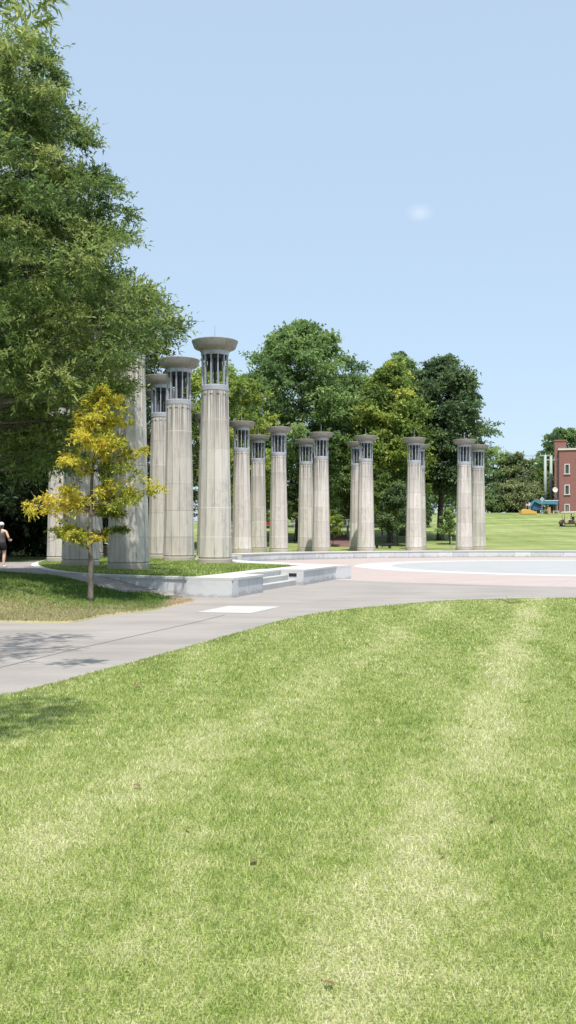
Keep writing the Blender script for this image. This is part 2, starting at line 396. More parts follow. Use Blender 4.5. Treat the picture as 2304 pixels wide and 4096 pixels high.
# pavement joints: thin dark lines
def strip(mb, pts, w, dz=.005):
    for a, b in zip(pts[:-1], pts[1:]):
        a, b = Vector(a), Vector(b); d = (b-a).normalized(); n = Vector((-d.y, d.x))*w/2
        q = [a-n, b-n, b+n, a+n]; mb.add([(p.x, p.y, tz(p.x, p.y)+dz) for p in q], [(0, 1, 2, 3)])
jm = MB()
strip(jm, densify([gp(-120, 2700), gp(305, 2596)], .5, False), .02); strip(jm, densify([gp(305, 2596), gp(780, 2490), gp(900, 2460)], .5, False), .025)
strip(jm, [gp(1500, 2372), gp(2400, 2360)], .02)
tag(jm.build('pavement_joints', M['joint']), kind='structure')

# front lawn
fl = [(0,1755),(80,1737),(160,1718),(245,1694),(330,1672),(415,1648),(500,1624),(560,1606),(620,1590),(700,1566),(800,1546),(900,1533),(1000,1524),(1120,1514),(1250,1510),(1449,1507)]
flw = [gp(u*1.59, v*1.59) for u, v in fl]
flw = [(-5.5, 7.6), (-4.1, 8.8)]+flw+[(13, 25.0), (20, 24.4), (30, 21)]
front_poly = smooth_line(flw, 4)+[(30, -3), (-9, -3), (-9, 5.5)]
sheet('front_lawn', front_poly, .03, M['front'], .8, skirt=.06)
# island lawn
isl = [(0,2488),(140,2491),(290,2490),(397,2468),(525,2452),(636,2437),(700,2424),(760,2412),(783,2406)]
isw = [gp(u, v) for u, v in isl]
upper = [gp(700, 2393, .02), gp(600, 2378, .06), gp(499, 2363, .2), gp(350, 2340, .33), gp(160, 2308, .5), gp(0, 2293, .52)]
island_poly = [(-18, 16.4), (-8, 17.7)]+smooth_line(isw, 4)+smooth_line(upper, 3)+[(-11, 31.4), (-18, 32)]
sheet('island_lawn', island_poly, .03, M['island'], .5, skirt=.06)

# ------------------------------------------------------------------ terrace with wall, steps and coping
C1 = Vector((-1.53, 25.7)); U = Vector((.298, .955)).normalized(); Nn = Vector((-U.y, U.x))
def al(a, p=0): q = C1+U*a+Nn*p; return (q.x, q.y)
A1, A2, A3, SI = 2.65, 7.05, 11.6, .87
angE = math.degrees(math.atan2(al(A3)[0]-RC[0], al(A3)[1]-RC[1]))      # about -135
inner_arc = [(RC[0]+23.7*math.sin(math.radians(a)), RC[1]+23.7*math.cos(math.radians(a))) for a in np.linspace(angE, -78, 44)]
outer_line = smooth_line([(-12.4,48.5),(-12.05,45.6),(-11.6,42.9),(-11.05,40),(-10.5,37.8),(-9.6,35.2),(-8.5,32.5),(-7.35,30.3),(-6.2,28.8),(-4.8,27.6),(-3.3,26.65),(-2.5,26.15),tuple(C1)], 5)
def wall_run(name, line, width, inward, label=None, z0=-.12, zt=.552, closed=False, parent=None, ends=True):
    """wall along a polyline: face with uv, coping slab on top; inward = side on which the coping lies (+1 left of travel)"""
    P = [Vector(p) for p in line]; n = len(P); acc = [0]
    for a, b in zip(P[:-1], P[1:]): acc.append(acc[-1]+(b-a).length)
    nor = []
    for i in range(n):
        d1 = (P[i]-P[i-1]).normalized() if i else (P[1]-P[0]).normalized(); d2 = (P[i+1]-P[i]).normalized() if i < n-1 else d1
        n1 = Vector((-d1.y, d1.x)); n2 = Vector((-d2.y, d2.x)); m = (n1+n2).normalized(); nor.append(m/max(.5, m.dot(n1))*inward)
    me = bpy.data.meshes.new(name); bm = bmesh.new(); uvl = bm.loops.layers.uv.new('UVMap')
    def sec(i, offs): return [bm.verts.new((P[i].x+nor[i].x*o, P[i].y+nor[i].y*o, z)) for o, z in offs]
    body = [sec(i, [(.025, z0), (.025, zt-.075), (width-.02, zt-.075), (width-.02, z0)]) for i in range(n)]
    for i in range(n-1):
        for k in range(3):
            f = bm.faces.new((body[i][k], body[i+1][k], body[i+1][k+1], body[i][k+1]))
            for lp, (u, v) in zip(f.loops, ((acc[i], k), (acc[i+1], k), (acc[i+1], k+1), (acc[i], k+1))): lp[uvl].uv = (u, [z0, zt-.075, zt-.075, z0][v])
    for i in (0, n-1):
        f = bm.faces.new(body[i])
        for lp, (u, v) in zip(f.loops, ((.02, z0), (.02, zt), (width, zt), (width, z0))): lp[uvl].uv = (acc[i]+.4 if i else .4, v)
    bmesh.ops.recalc_face_normals(bm, faces=bm.faces); bm.to_mesh(me); bm.free()
    w = link(name, me, M['wall'], parent)
    mb = MB(); pr = [(-.01, zt-.072), (-.01, zt-.008), (.0, zt), (width-.01, zt), (width, zt-.072)]; k = len(pr); vs = []; fs = []
    for i in range(n): vs += [(P[i].x+nor[i].x*o, P[i].y+nor[i].y*o, z) for o, z in pr]
    for i in range(n-1):
        for q in range(k): fs.append((i*k+q, (i+1)*k+q, (i+1)*k+(q+1) % k, i*k+(q+1) % k))
    fs += [tuple(range(k)), tuple((n-1)*k+q for q in range(k))]
    c = mb.add(vs, fs).build('coping', M['coping'], w)
    return w
t_near = empty('terrace_wall', (al(0)[0], al(0)[1], 0), 'low pale granite wall with steps around the raised lawn of the near columns', 'wall')
def under(o, root): 
    o.parent = root; o.matrix_parent_inverse = Matrix.Translation(root.location).inverted(); return o
w1 = wall_run('wall_face', outer_line, .34, 1); w2 = wall_run('wall_face', densify([al(0), al(A1)], .8, False), SI+.55, 1)
w2.location.z = .003
w3 = wall_run('wall_face', densify([al(A2), al(A3)], .8, False), 1.45, 1); w3.location.z = .002
w4 = wall_run('wall_face', inner_arc, 1.4, -1)
w5 = wall_run('wall_face', [al(A1-.3, SI), al(A2+.3, SI)], .9, 1); w5.location.z = -.003
for w in (w1, w2, w3, w4, w5): under(w, t_near)
def steps(zt=.53):
    mb = MB()
    for k, (p, z) in enumerate(((.31, .177), (.60, .353))):
        q = [al(A1, p), al(A2, p), al(A2, p+.32), al(A1, p+.32)]
        o = MB().prism(q, -.1, z)  .build('step', M['stepstone'], None, bevel=.008); under(o, t_near)
steps()
def slot(c, d, rz, root):
    o = MB().box((0, 0, 0), d).build('light_recess', M['dark']); o.location = c; o.rotation_euler = (0, 0, rz); under(o, root)
ra = math.atan2(Nn.y, Nn.x)
q = C1+U*(A2+.015)+Nn*.30 ; 
slot((C1.x+U.x*(A2-.0)+Nn.x*.42, C1.y+U.y*(A2-.0)+Nn.y*.42, .36), (.28, .03, .11), ra, t_near)
tl = [p for p in densify([al(.5, .35), al(.6, SI+.6)], 1, False)]
terr_poly = [(x, y) for x, y in outer_line[:-6]]
# lawn inside the terrace
def inset(line, d):
    P = [Vector(p) for p in line]; out = []
    for i in range(len(P)):
        t = (P[min(i+1, len(P)-1)]-P[max(i-1, 0)]).normalized(); out.append((P[i].x-t.y*d, P[i].y+t.x*d))
    return out
ol = inset(outer_line, .30)
ol = [p for p in ol if (Vector(p)-C1).dot(-Nn) < -1.45]
arc2 = [(RC[0]+25.0*math.sin(math.radians(a)), RC[1]+25.0*math.cos(math.radians(a))) for a in np.linspace(-78, -131.5, 40)]
ter_poly = ol+[al(1.2, 1.4), al(A2, 1.66), al(A3-1.6, 1.4)]+arc2[::-1]+[(-6, 59), (-12.2, 59)]
sheet('terrace_lawn', ter_poly, .565, M['terrace'], .6, flatz, skirt=.1)
# far wall, from the stair cheek round behind the plaza
far_arc = [(RC[0]+23.7*math.sin(math.radians(a)), RC[1]+23.7*math.cos(math.radians(a))) for a in np.linspace(-66.9, 75, 110)]
t_far = empty('plaza_wall', (far_arc[0][0], far_arc[0][1], 0), 'long curved pale granite wall along the far side of the round plaza', 'wall')
w = wall_run('wall_face', far_arc, 1.4, 1); under(w, t_far)
ea = math.radians(-66.9); ed = Vector((math.sin(ea), math.cos(ea)))
c0 = Vector(RC)+ed*24.35
tn = Vector((-ed.y, ed.x))
slot((c0.x+tn.x*.0, c0.y+tn.y*.0, .30), (.5, .05, .12), math.atan2(ed.y, ed.x), t_far)
w = wall_run('wall_face', [tuple(Vector(RC)+ed*25.1), tuple(Vector(RC)+ed*31)], .5, -1); w.location.z = -.004; under(w, t_far)

# ------------------------------------------------------------------ the columns
def make_column():
    root = empty('stone_column', (0,0,0), 'x', 'column')
    MB().lathe([(.70, -.25), (.735, -.2), (.735, .235), (.715, .262), (.655, .262)], 48).build('plinth', M['plinth'], root, auto=.6)
    NTH = 120; zs = [.232, .30, .318]+list(np.linspace(.5, 6.55, 12))+list(np.arange(6.62, 7.27, .05))+[7.275]
    vs = []; fs = []
    for z in zs:
        tt = (z-.3)/6.97; R = .725+(.570-.725)*(tt**.9 if tt > 0 else 0)
        if z < .26: R = .655
        elif z < .31: R -= .03
        for k in range(NTH):
            th = 2*PI*k/NTH; s = abs(math.sin(6*th)); ztop = 6.82+.28*math.sqrt(max(0, s)); d = .026*s*(1 if z < ztop else 0)*(1 if z > .31 else 0)
            if z < .5: d *= .4
            r = R-d; vs.append((r*math.cos(th), r*math.sin(th), z))
    m = len(zs)
    for i in range(m-1):
        for k in range(NTH): k2 = (k+1) % NTH; fs.append((i*NTH+k, i*NTH+k2, (i+1)*NTH+k2, (i+1)*NTH+k))
    fs.append(tuple((m-1)*NTH+k for k in range(NTH)))
    MB().add(vs, fs).build('shaft', M['column'], root, auto=.35)
    lan = MB().lathe([(.50, 7.24), (.565, 7.24), (.565, 7.272), (.585, 7.275), (.585, 7.48), (.565, 7.50), (.50, 7.50)], 48).build('lantern', M['steel'], root, auto=.5)
    MB().lathe([(.43, 8.755), (.575, 8.755), (.575, 8.775), (.588, 8.78), (.588, 8.92), (.60, 8.93), (.43, 8.93)], 48).build('top_band', M['steel'], lan, auto=.5)
    bar0 = MB().box((0,0,0), (.075, .045, 1.262)).build('bar', M['steel'], lan, bevel=.006)
    for k in range(12):
        t = 2*PI*(k+.5)/12; o = bar0
        if k: o = bar0.copy(); col.objects.link(o); o.parent = lan
        o.location = (.535*math.cos(t), .535*math.sin(t), 8.128); o.rotation_euler = (0, 0, t)
    MB().box((0, 0, 8.44), (.44, .44, .62), .3).build('speaker_housing', M['dark'], lan, bevel=.02)
    MB().lathe([(.30, 8.60), (.50, 8.60), (.50, 8.76), (.30, 8.76)], 24).tube([(0, 0, 7.5), (0, 0, 8.3)], .05, 8).build('inner_drum', M['dark'], lan)
    for a, b in ((.26, .26), (-.26, .26), (.26, -.26), (-.26, -.26)): MB().box((a, b, 8.13), (.05, .05, 1.25)).build('inner_post', M['louvre'], lan)
    MB().lathe([(.56, 8.93), (.625, 8.932), (.645, 9.00), (.83, 9.05), (.87, 9.08), (.968, 9.33), (.972, 9.36), (.955, 9.375), (.4, 9.40)], 48).build('cap', M['cap'], root, auto=.25)
    MB().tube([(0, 0, 9.42), (0, 0, 10.05)], [.018, .008], 6).build('rod', M['steel'], root)
    return root
GRP = 'stone columns with metal lanterns in a ring round the plaza'
def ringpos(a, r): a = math.radians(a); return (RC[0]+r*math.sin(a), RC[1]+r*math.cos(a))
cols = [
 ((-3.07, 38.85), 'tall stone column standing nearest the steps, its wide cap clear against the sky'),
 ((-5.07, 42.97), 'stone column directly left of the one nearest the steps, cap touching the big oak'),
 ((-6.47, 47.55), 'stone column half hidden, second to the left of the tall column by the steps'),
 ((-5.50, 31.9), 'thick shaded stone column just right of the young yellow tree, top lost in oak leaves'),
 ((-8.05, 35.9), 'broad stone column directly behind the trunk of the young yellow tree'),
 ((-10.1, 41.6), 'leftmost stone column, beside the dark woods and behind the yellow branches'),
 ((-10.97, 51.2), 'narrow sliver of a stone column seen between the yellow tree trunk and the shaded column'),
 (ringpos(-91, 25.8), 'hidden stone column far behind the half hidden column under the oak'),
 (ringpos(-80, 25.8), 'far stone column whose upper cap edge peeks out between the two tall columns'),
 (ringpos(-69, 25.8), 'far stone column whose lower cap edge peeks out beside the tall column by the steps'),
 ((-3.32, 66.29), 'leftmost column on the far wall, just right of the tall column by the steps'),
 (ringpos(-43.3, 30.8), 'shorter looking rear column between the first and second front columns on the far wall'),
 ((-.70, 69.66), 'second front column from the left on the far wall, standing clear in a gap of grass'),
 (ringpos(-33.9, 30.8), 'rear column close against the left side of the third front column of the far wall'),
 ((2.62, 73.16), 'third front column on the far wall, just left of the brick steps'),
 (ringpos(-24.6, 30.4), 'rear column almost wholly hidden behind the column right of the brick steps'),
 ((6.34, 75.43), 'front column on the far wall directly right of the brick steps'),
 (ringpos(-13.2, 30.8), 'rear column showing a thin edge right of the next to last front column'),
 ((10.51, 77.02), 'next to last front column on the far wall, just left of the dark tree trunk'),
 ((14.94, 78.4), 'last front column on the far wall, left one of the rightmost touching pair'),
 (ringpos(-3.1, 30.4), 'rightmost column of all, the rear one of the touching pair beside the hill'),
]
proto = make_column()
for i, (p, lab) in enumerate(cols):
    o = proto if i == 0 else copy_tree(proto)
    o.location = (p[0], p[1], .53); a = math.atan2(p[1]-RC[1], p[0]-RC[0]); o.rotation_euler = (0, 0, a+PI/12*(i % 2)+.03*i)
    tag(o, lab, 'column', GRP)

# ------------------------------------------------------------------ foliage
def unit(v): return v/np.maximum(np.linalg.norm(v, axis=1, keepdims=True), 1e-9)
def leaf_mesh(name, pos, dirs, L, W, tint, mat, parent, upbias=.6, quad=True):
    n = len(pos); dirs = unit(dirs)
    r = unit(rng.normal(size=(n, 3))+np.array([0, 0, upbias*2])); side = unit(np.cross(dirs, r))
    L = np.asarray(L).reshape(-1, 1)*rng.uniform(.7, 1.25, (n, 1)); W = np.asarray(W).reshape(-1, 1)*rng.uniform(.7, 1.2, (n, 1))
    a = pos; m = pos+dirs*L*.5; b = pos+dirs*L-np.array([0, 0, 1])*L*.15
    v = np.stack([a, m+side*W*.5, b, m-side*W*.5], 1).reshape(-1, 3)
    me = bpy.data.meshes.new(name); me.vertices.add(4*n); me.vertices.foreach_set('co', v.astype(np.float32).ravel())
    me.loops.add(4*n); me.loops.foreach_set('vertex_index', np.arange(4*n, dtype=np.int32)); me.polygons.add(n)
    me.polygons.foreach_set('loop_start', np.arange(0, 4*n, 4, dtype=np.int32)); me.polygons.foreach_set('loop_total', np.full(n, 4, np.int32))
    at = me.attributes.new('tint', 'FLOAT', 'FACE'); at.data.foreach_set('value', np.clip(tint, 0, 1).astype(np.float32))
    me.update(calc_edges=True)
    return link(name, me, mat, parent)
def sprays(centres, radii, tints, nspray, per, rngs=(.5, 1.2), flat_=.5, out=None, droop=.15):
    """feathery clumps: twigs from each clump centre, leaves along every twig"""
    n = len(centres); c = np.repeat(centres, nspray, 0); r = np.repeat(radii, nspray); tn = np.repeat(tints, nspray)
    N_ = len(c); d = unit(rng.normal(size=(N_, 3))); d[:, 2] *= flat_
    if out is not None: d = d+np.repeat(out, nspray, 0)*.45
    d = unit(d); ln = r*rng.uniform(rngs[0], rngs[1], N_)
    t = rng.uniform(.25, 1.0, (N_, per)); base = c[:, None]+d[:, None]*(ln[:, None]*t)[..., None]
    base[..., 2] -= droop*(ln[:, None]*t*t)
    tl = rng.uniform(-1, 1, (N_, per, 3)); dr = d[:, None]*.8+tl*.9
    tint = tn[:, None]+rng.normal(0, .13, (N_, per))+.10*(t-.6)
    return base.reshape(-1, 3), dr.reshape(-1, 3), tint.ravel()
def prof_r(prof, z):
    zs = [p[0] for p in prof]; rs = [p[1] for p in prof]; return np.interp(z, zs, rs)
def make_tree(name, label, base, prof, mat, bark, tr=.3, lean=(0, 0), nb=40, ncl=6, nspray=10, per=9, leaf=(.2, .1), cr=1.1, tint=(.5, .22), lo=.3, group='trees', reject=None, rise=.35, top=None, cat='tree', flat_=.5, minr=.25, tintf=None, limbn=1, extra=None):
    root = empty(name, base, label, cat, group)
    H = prof[-1][0]; zb = prof[0][0]; tm = MB()
    kx, ky = lean
    axis = lambda z: np.array([kx*(z/H)+.12*math.sin(z*.5+base[0])*min(1, z/3), ky*(z/H)+.12*math.cos(z*.43+base[1])*min(1, z/3), z])
    zz = np.linspace(0, H*.93, 12); rr = [tr*(1.55 if i == 0 else 1.1 if z < 1 else 1)*(1-.9*z/(H*.95)) for i, z in enumerate(zz)]
    zz2 = [-.2, .25]+list(zz[1:]); rr2 = [tr*1.7, tr*1.2]+rr[1:]
    tm.tube([axis(max(z, 0)) + np.array([0, 0, min(z, 0)]) for z in zz2], rr2, 10)
    C = []; R = []; T = []; O = []
    for b in range(nb):
        q = (b+.5)/nb; zc = zb+(H-zb)*q**.92+random.uniform(-.3, .3); az = b*2.39996+random.uniform(-.4, .4)
        Rm = float(prof_r(prof, zc))*random.uniform(.78, 1.08)
        z0 = max(min(zb*.8, H*.3), zc-Rm*rise); z0 = min(z0, H*.9)
        p0 = axis(z0); end = axis(zc)*np.array([1, 1, 0])+np.array([Rm*math.cos(az), Rm*math.sin(az), zc])
        mid = p0*.45+end*.55+np.array([0, 0, Rm*.10]); pts = [p0, p0*.7+mid*.3, mid, mid*.4+end*.6-np.array([0, 0, Rm*.0]), end]
        kept = []
        ct = random.gauss(tint[0], tint[1])
        for k in range(ncl):
            t = 1-(1-lo)*(k/max(1, ncl-1))*random.uniform(.8, 1.1) if ncl > 1 else 1
            pc = p0*(1-t)+end*t+np.array([0, 0, Rm*.10*(1-(2*t-1)**2)]); w = Rm*.33*(1-t*.4)
            pc = pc+rng.normal(0, 1, 3)*np.array([w, w, w*.35])*(.25 if t > .9 else .8)
            pc[2] = min(pc[2], H)
            rad = cr*random.uniform(.55, 1.15)*(1 if Rm > 2 else .5+.25*Rm)
            if reject is not None and reject(pc+np.array(base), rad): continue
            C.append(pc); R.append(rad); T.append(ct+random.gauss(0, .12)); o = end-p0; O.append(o/np.linalg.norm(o))
            kept.append((t, pc))
        if kept and b % limbn == 0:
            tm_ = min(1, max(q[0] for q in kept)); r0 = tr*.30*(1-.6*z0/H)
            ev = p0*(1-tm_)+end*tm_; mid = p0*.45+ev*.55+np.array([0, 0, Rm*.08])
            tm.tube([p0, p0*.7+mid*.3, mid, mid*.4+ev*.6, ev], [r0, r0*.75, r0*.5, r0*.3, r0*.06], 5)
            for t, pc in kept[::2]: tm.tube([p0*(1-t*.85)+end*t*.85, pc], [r0*.22, r0*.08], 4)
    if top is not None:
        for k in range(top): C.append(axis(H*(1-.10*random.random()))+rng.normal(0, .3*cr, 3)); R.append(cr*.6); T.append(random.gauss(*tint)); O.append(np.array([0, 0, 1.]))
    if extra is not None:
        for i, (q, rad, tn) in enumerate(extra):
            pc = np.array(q)-np.array(base); z0 = min(max(2.5, pc[2]*.75), H*.85); p0 = axis(z0); d = pc-p0
            C.append(pc); R.append(rad); T.append(tn); O.append(d/np.linalg.norm(d))
            if i % 3 == 0: tm.tube([p0, p0+d*.5+np.array([0, 0, .5]), pc], [tr*.16, tr*.09, tr*.02], 5)
    C = np.array(C); R = np.array(R); T = np.array(T); O = np.array(O)
    p, d, t = sprays(C, R, T, nspray, per, out=O, flat_=flat_)
    if tintf is not None: t = tintf(p, t)
    if reject is not None:
        k = ~np.array([False]*len(p)); wp = p+np.array(base)
        for cx, cy, rad in KEEP: k &= np.hypot(wp[:, 0]-cx, wp[:, 1]-cy) > rad
        p, d, t = p[k], d[k], t[k]
    tm.build('trunk', bark, root, smooth=True)
    leaf_mesh('crown', p, d, leaf[0], leaf[1], t, mat, root)
    return root, len(p)

KEEP = [(-5.5, 31.9, .85), (-8.05, 35.9, .85), (-10.1, 41.6, .8), (-5.07, 42.97, .8), (-6.47, 47.55, .8), (-3.07, 38.85, 1.0)]
tot = 0
# the big oak at the left, trunk just outside the frame
crown_out = [(0,560),(340,570),(300,640),(345,655),(290,715),(380,715),(410,775),(440,805),(415,870),(352,915),(325,970),(290,1050),(230,1110),(130,1180),(0,1230)]
EX = []
while len(EX) < 190:
    u, v = rng.uniform(0, 470), rng.uniform(560, 1230)
    if not inside(np.array([u]), np.array([v]), crown_out)[0]: continue
    D = rng.uniform(23.0, 29.5) if v < 1000 else rng.uniform(25.2, 29.5)
    EX.append((tuple(world(u-14, v, D)), rng.uniform(.6, 1.0), rng.normal(.55, .2)))
up_out = [(0,40),(55,55),(110,120),(160,170),(180,260),(176,300),(205,330),(262,350),(215,395),(228,435),(318,470),(322,540),(265,600),(0,640)]
while len(EX) < 330:
    u, v = rng.uniform(0, 340), rng.uniform(40, 640)
    if inside(np.array([u]), np.array([v]), up_out)[0]: EX.append((tuple(world(u-16, v, rng.uniform(24.8, 29.5))), rng.uniform(.5, .9), rng.normal(.55, .26)))
def rej_big(p, r):
    if p[0]+r*.8+.22 > np.interp(p[2], [4, 6, 8.2, 9.2, 10, 11.2, 12.2, 12.8, 13.2, 13.6, 14.7, 16, 17, 18, 20], [-5.0, -4.3, -3.6, -3.9, -4.7, -4.8, -5.6, -6.0, -5.5, -6.4, -6.4, -7.1, -7.7, -8.3, -9.2]): return True
    if p[1]+.445*p[2] > 34.4 and p[0] < -8.6: return True
    if p[2] < 6.0 and p[0] > -7.6 and p[1] < 25.0: return True
    if p[2] < 4.3 and p[0] > -9.5 and p[1] < 30: return True
    if p[2] < 6.3 and p[0] > -6.0: return True
    for cx, cy, q in KEEP:
        if math.hypot(p[0]-cx, p[1]-cy) < q+r*.1 and p[2] < 10.4: return True
    return False
oakprof = [(3.2, 5.2), (4.6, 7.0), (6.5, 7.7), (8.2, 8.1), (9.6, 7.4), (11.3, 6.9), (13, 5.6), (14.8, 5.1), (16.5, 3.9), (18.3, 3.2), (20.5, 2.0), (22.5, .5)]
r, n = make_tree('oak_tree', 'huge willow oak filling the left edge, long feathery boughs over the columns', (-11.2, 27.2, .3), oakprof, M['oak'], M['bark'], tr=.42,
    nb=112, ncl=8, nspray=26, per=14, leaf=(.155, .044), cr=1.1, tint=(.46, .25), lo=.30, limbn=2, reject=rej_big, extra=EX, rise=.3, flat_=.42, group='oaks on the island lawn'); tot += n
EN = []
for k in range(34): EN.append(((rng.uniform(-4.5, -3.2), rng.uniform(8.8, 12.0), rng.uniform(8.4, 9.2)), .5, .5))
for k in range(20): EN.append(((rng.uniform(-2.9, -2.0), rng.uniform(5.2, 6.6), rng.uniform(6.1, 6.6)), .38, .5))
for k in range(4): EN.append(((-2.78+.1*k, 9.4, 6.75+.2*k), .30, .8))
# oak standing nearer, only its branch tips enter the frame
r, n = make_tree('oak_tree', 'near oak at the upper left corner, only large drooping leaf tips in view', (-8.6, 8.6, .03), [(3.6, 3.0), (5.0, 4.6), (6.6, 5.5), (8.0, 5.3), (9.5, 3.9), (11, 1.0)], M['oak'], M['bark'], tr=.24,
    nb=34, ncl=5, nspray=9, per=11, leaf=(.13, .03), cr=.8, tint=(.5, .15), lo=.45, extra=EN, reject=lambda p, r: (p[0] > -.335*p[1]-.1-r*.9 and p[2] < 1.7+.62*p[1]), group='oaks on the island lawn'); tot += n
# the young yellow tree
def ytint(p, t):
    n = len(p); f = .5+.22*np.sin(p[:, 0]*2.1+1.0)+.18*np.sin(p[:, 2]*3.1)
    left = ss(.3, -1.2, p[:, 0])*.18
    right = ss(.2, 1.0, p[:, 0])*ss(3.9, 2.6, p[:, 2])*.25
    return t
def young_tree():
    base = gp(362, 2412, .02); root = empty('young_tree', (base[0], base[1], tz(*base)+.03), 'slender young tree with yellow autumn leaves on the grass island', 'tree')
    k = base[1]*1.59/F; tm = MB()
    W = lambda u, v, dy=0: np.array([(u-228)*k, dy, (1517-v)*k])
    trunk = [W(228, 1520), W(228, 1505), W(229, 1440), W(227, 1380), W(229, 1300), W(231, 1220), W(238, 1140), W(240, 1070), W(248, 1010), W(252, 985)]
    tm.tube(trunk, [.10, .075, .062, .055, .05, .042, .03, .022, .012, .005], 10)
    br = [ # (u0,v0, u1,v1, dy, tint, size)
     (228,1370,150,1340,-.1,.50,1.0),(228,1370,172,1325,.5,.45,.9),(227,1375,190,1352,-.6,.5,.7),
     (229,1290,85,1275,.1,.74,1.15),(229,1290,130,1265,-.5,.72,1.1),(229,1282,165,1262,.6,.70,1.0),(229,1280,180,1240,-.3,.66,.9),(229,1290,205,1268,.9,.6,.9),
     (230,1290,345,1225,-.2,.48,1.0),(230,1290,395,1232,.2,.52,.8),(230,1270,300,1255,.6,.30,1.0),(230,1275,330,1265,-.6,.35,.9),(230,1260,290,1230,-.4,.72,.9),(231,1300,300,1300,.2,.22,.6),
     (232,1200,170,1150,.2,.62,.9),(232,1200,200,1170,-.6,.66,1.0),(234,1190,300,1165,.4,.36,1.1),(234,1190,330,1190,-.4,.28,1.0),(236,1170,285,1130,-.5,.60,1.0),(236,1160,345,1135,.3,.50,.8),
     (238,1130,190,1085,.1,.64,.9),(238,1130,225,1110,-.5,.66,1.0),(238,1120,290,1095,.3,.54,1.0),(239,1110,310,1120,-.3,.45,.8),
     (240,1080,205,1060,.2,.60,.9),(240,1080,268,1050,-.3,.66,1.0),(240,1070,300,1060,.3,.58,.8),(246,1030,238,1015,.1,.62,.8),(248,1020,285,1010,-.1,.62,.7),(250,1000,262,990,0,.6,.6),(250,1010,240,1000,.2,.55,.5),
     (228,1372,262,1348,.2,.8,.4),(228,1350,310,1335,.3,.25,.35)]
    C = []; R = []; T = []; O = []
    for u0, v0, u1, v1, dy, tn, sz in br:
        a = W(u0, v0); b = W(u1, v1, dy*1.0); m = a*.5+b*.5+np.array([0, dy*.1, -.06])
        tm.tube([a, a*.75+m*.25+np.array([0, 0, .02]), m, b], [.032, .024, .016, .005], 5)
        for j in range(7):
            t = .38+.68*(j/6)+random.uniform(-.05, .05); pc = (a*(1-t)+b*t)+rng.normal(0, 1, 3)*np.array([.13, .18, .08])*sz
            C.append(pc); R.append(.28*sz*random.uniform(.7, 1.2)); T.append(tn-.09+random.gauss(0, .10)); o = b-a; O.append(o/np.linalg.norm(o))
            tm.tube([a*(1-t*.85)+b*t*.85, pc], [.006, .003], 3)
    for (u, v) in ((75, 1240), (62, 1262), (95, 1262), (85, 1295)):   # bare twigs at the tip
        tm.tube([W(100, 1280), W((100+u)/2+3, (1280+v)/2+4, .05), W(u, v, .1)], [.008, .006, .003], 4)
    tm.tube([W(228, 1390), W(190, 1362), W(140, 1360)], [.014, .009, .003], 4); tm.tube([W(140, 1362), W(112, 1372)], [.005, .002], 4)
    p, d, t = sprays(np.array(C), np.array(R), np.array(T), 13, 9, out=np.array(O)*.6, flat_=.55, droop=.1)
    t = t+.06*rng.normal(size=len(t)); tm.build('trunk', M['sapbark'], root, smooth=True)
    leaf_mesh('crown', p, d, .095, .032, t, M['yellow'], root)
young_tree()
# trees behind the plaza (pixel column, top row, depth)
def bg(name, label, u, vtop, D, rmax, mat, vbot=1270, shape='round', **kw):
    global tot
    p = world(u, vtop, D); g = tz(p.x, D); H = p.z-g; zb = max(kw.pop('zmin', 1.0), world(u, vbot, D).z-g)
    S = {'round': [(0, .55), (.15, .85), (.4, 1), (.62, .97), (.8, .72), (.92, .42), (1, .12)], 'cone': [(0, .8), (.2, 1), (.45, .9), (.65, .68), (.85, .38), (1, .06)],
         'dome': [(0, .85), (.3, 1), (.6, .95), (.8, .75), (.93, .45), (1, .15)], 'column': [(0, .8), (.3, 1), (.7, .85), (1, .15)]}[shape]
    prof = [(zb+(H-zb)*a, rmax*b) for a, b in S]
    r, n = make_tree(name, label, (p.x, D, g), prof, mat, kw.pop('bark', M['bark_dark']), **kw); tot += n; return r
FAR = dict(limbn=3, group='trees beyond the plaza', lo=.45)
bg('oak_tree', 'tallest rounded green tree behind the middle of the far columns', 750, 820, 100, 7.2, M['mid'], 1265, 'round', nb=105, ncl=8, nspray=14, per=9, leaf=(.36, .17), cr=1.5, tr=.42, tint=(.55, .2), lean=(.4, 0), rise=.5, **FAR)
bg('broadleaf_tree', 'yellow green tree glowing behind the tall columns near the steps', 545, 925, 90, 5.6, M['ylgreen'], 1300, 'dome', nb=64, ncl=7, nspray=12, per=8, leaf=(.36, .18), cr=1.35, tr=.25, tint=(.6, .2), **FAR)
bg('broadleaf_tree', 'yellow tinged tree between the tallest tree and the dark one', 982, 912, 97, 4.6, M['ylgreen'], 1225, 'cone', nb=72, ncl=7, nspray=13, per=8, leaf=(.34, .17), cr=1.35, tr=.3, tint=(.42, .2), **FAR)
bg('broadleaf_tree', 'green pointed tree rising behind the yellow tinged one', 1012, 890, 109, 4.4, M['mid'], 1200, 'cone', nb=60, ncl=7, nspray=12, per=8, leaf=(.36, .18), cr=1.3, tr=.3, tint=(.40, .2), **FAR)
bg('broadleaf_tree', 'dark dense tree with a bare black trunk left of the rightmost columns', 1108, 902, 101, 4.45, M['deep'], 1235, 'round', nb=100, ncl=8, nspray=14, per=9, leaf=(.32, .17), cr=1.35, tr=.36, tint=(.5, .2), lean=(.3, 0), **FAR)
bg('broadleaf_tree', 'shaded deep green tree filling the gap right of the brick steps', 892, 945, 106, 5.2, M['mid'], 1270, 'dome', nb=60, ncl=7, nspray=12, per=8, leaf=(.36, .18), cr=1.4, tr=.3, tint=(.35, .2), **FAR)
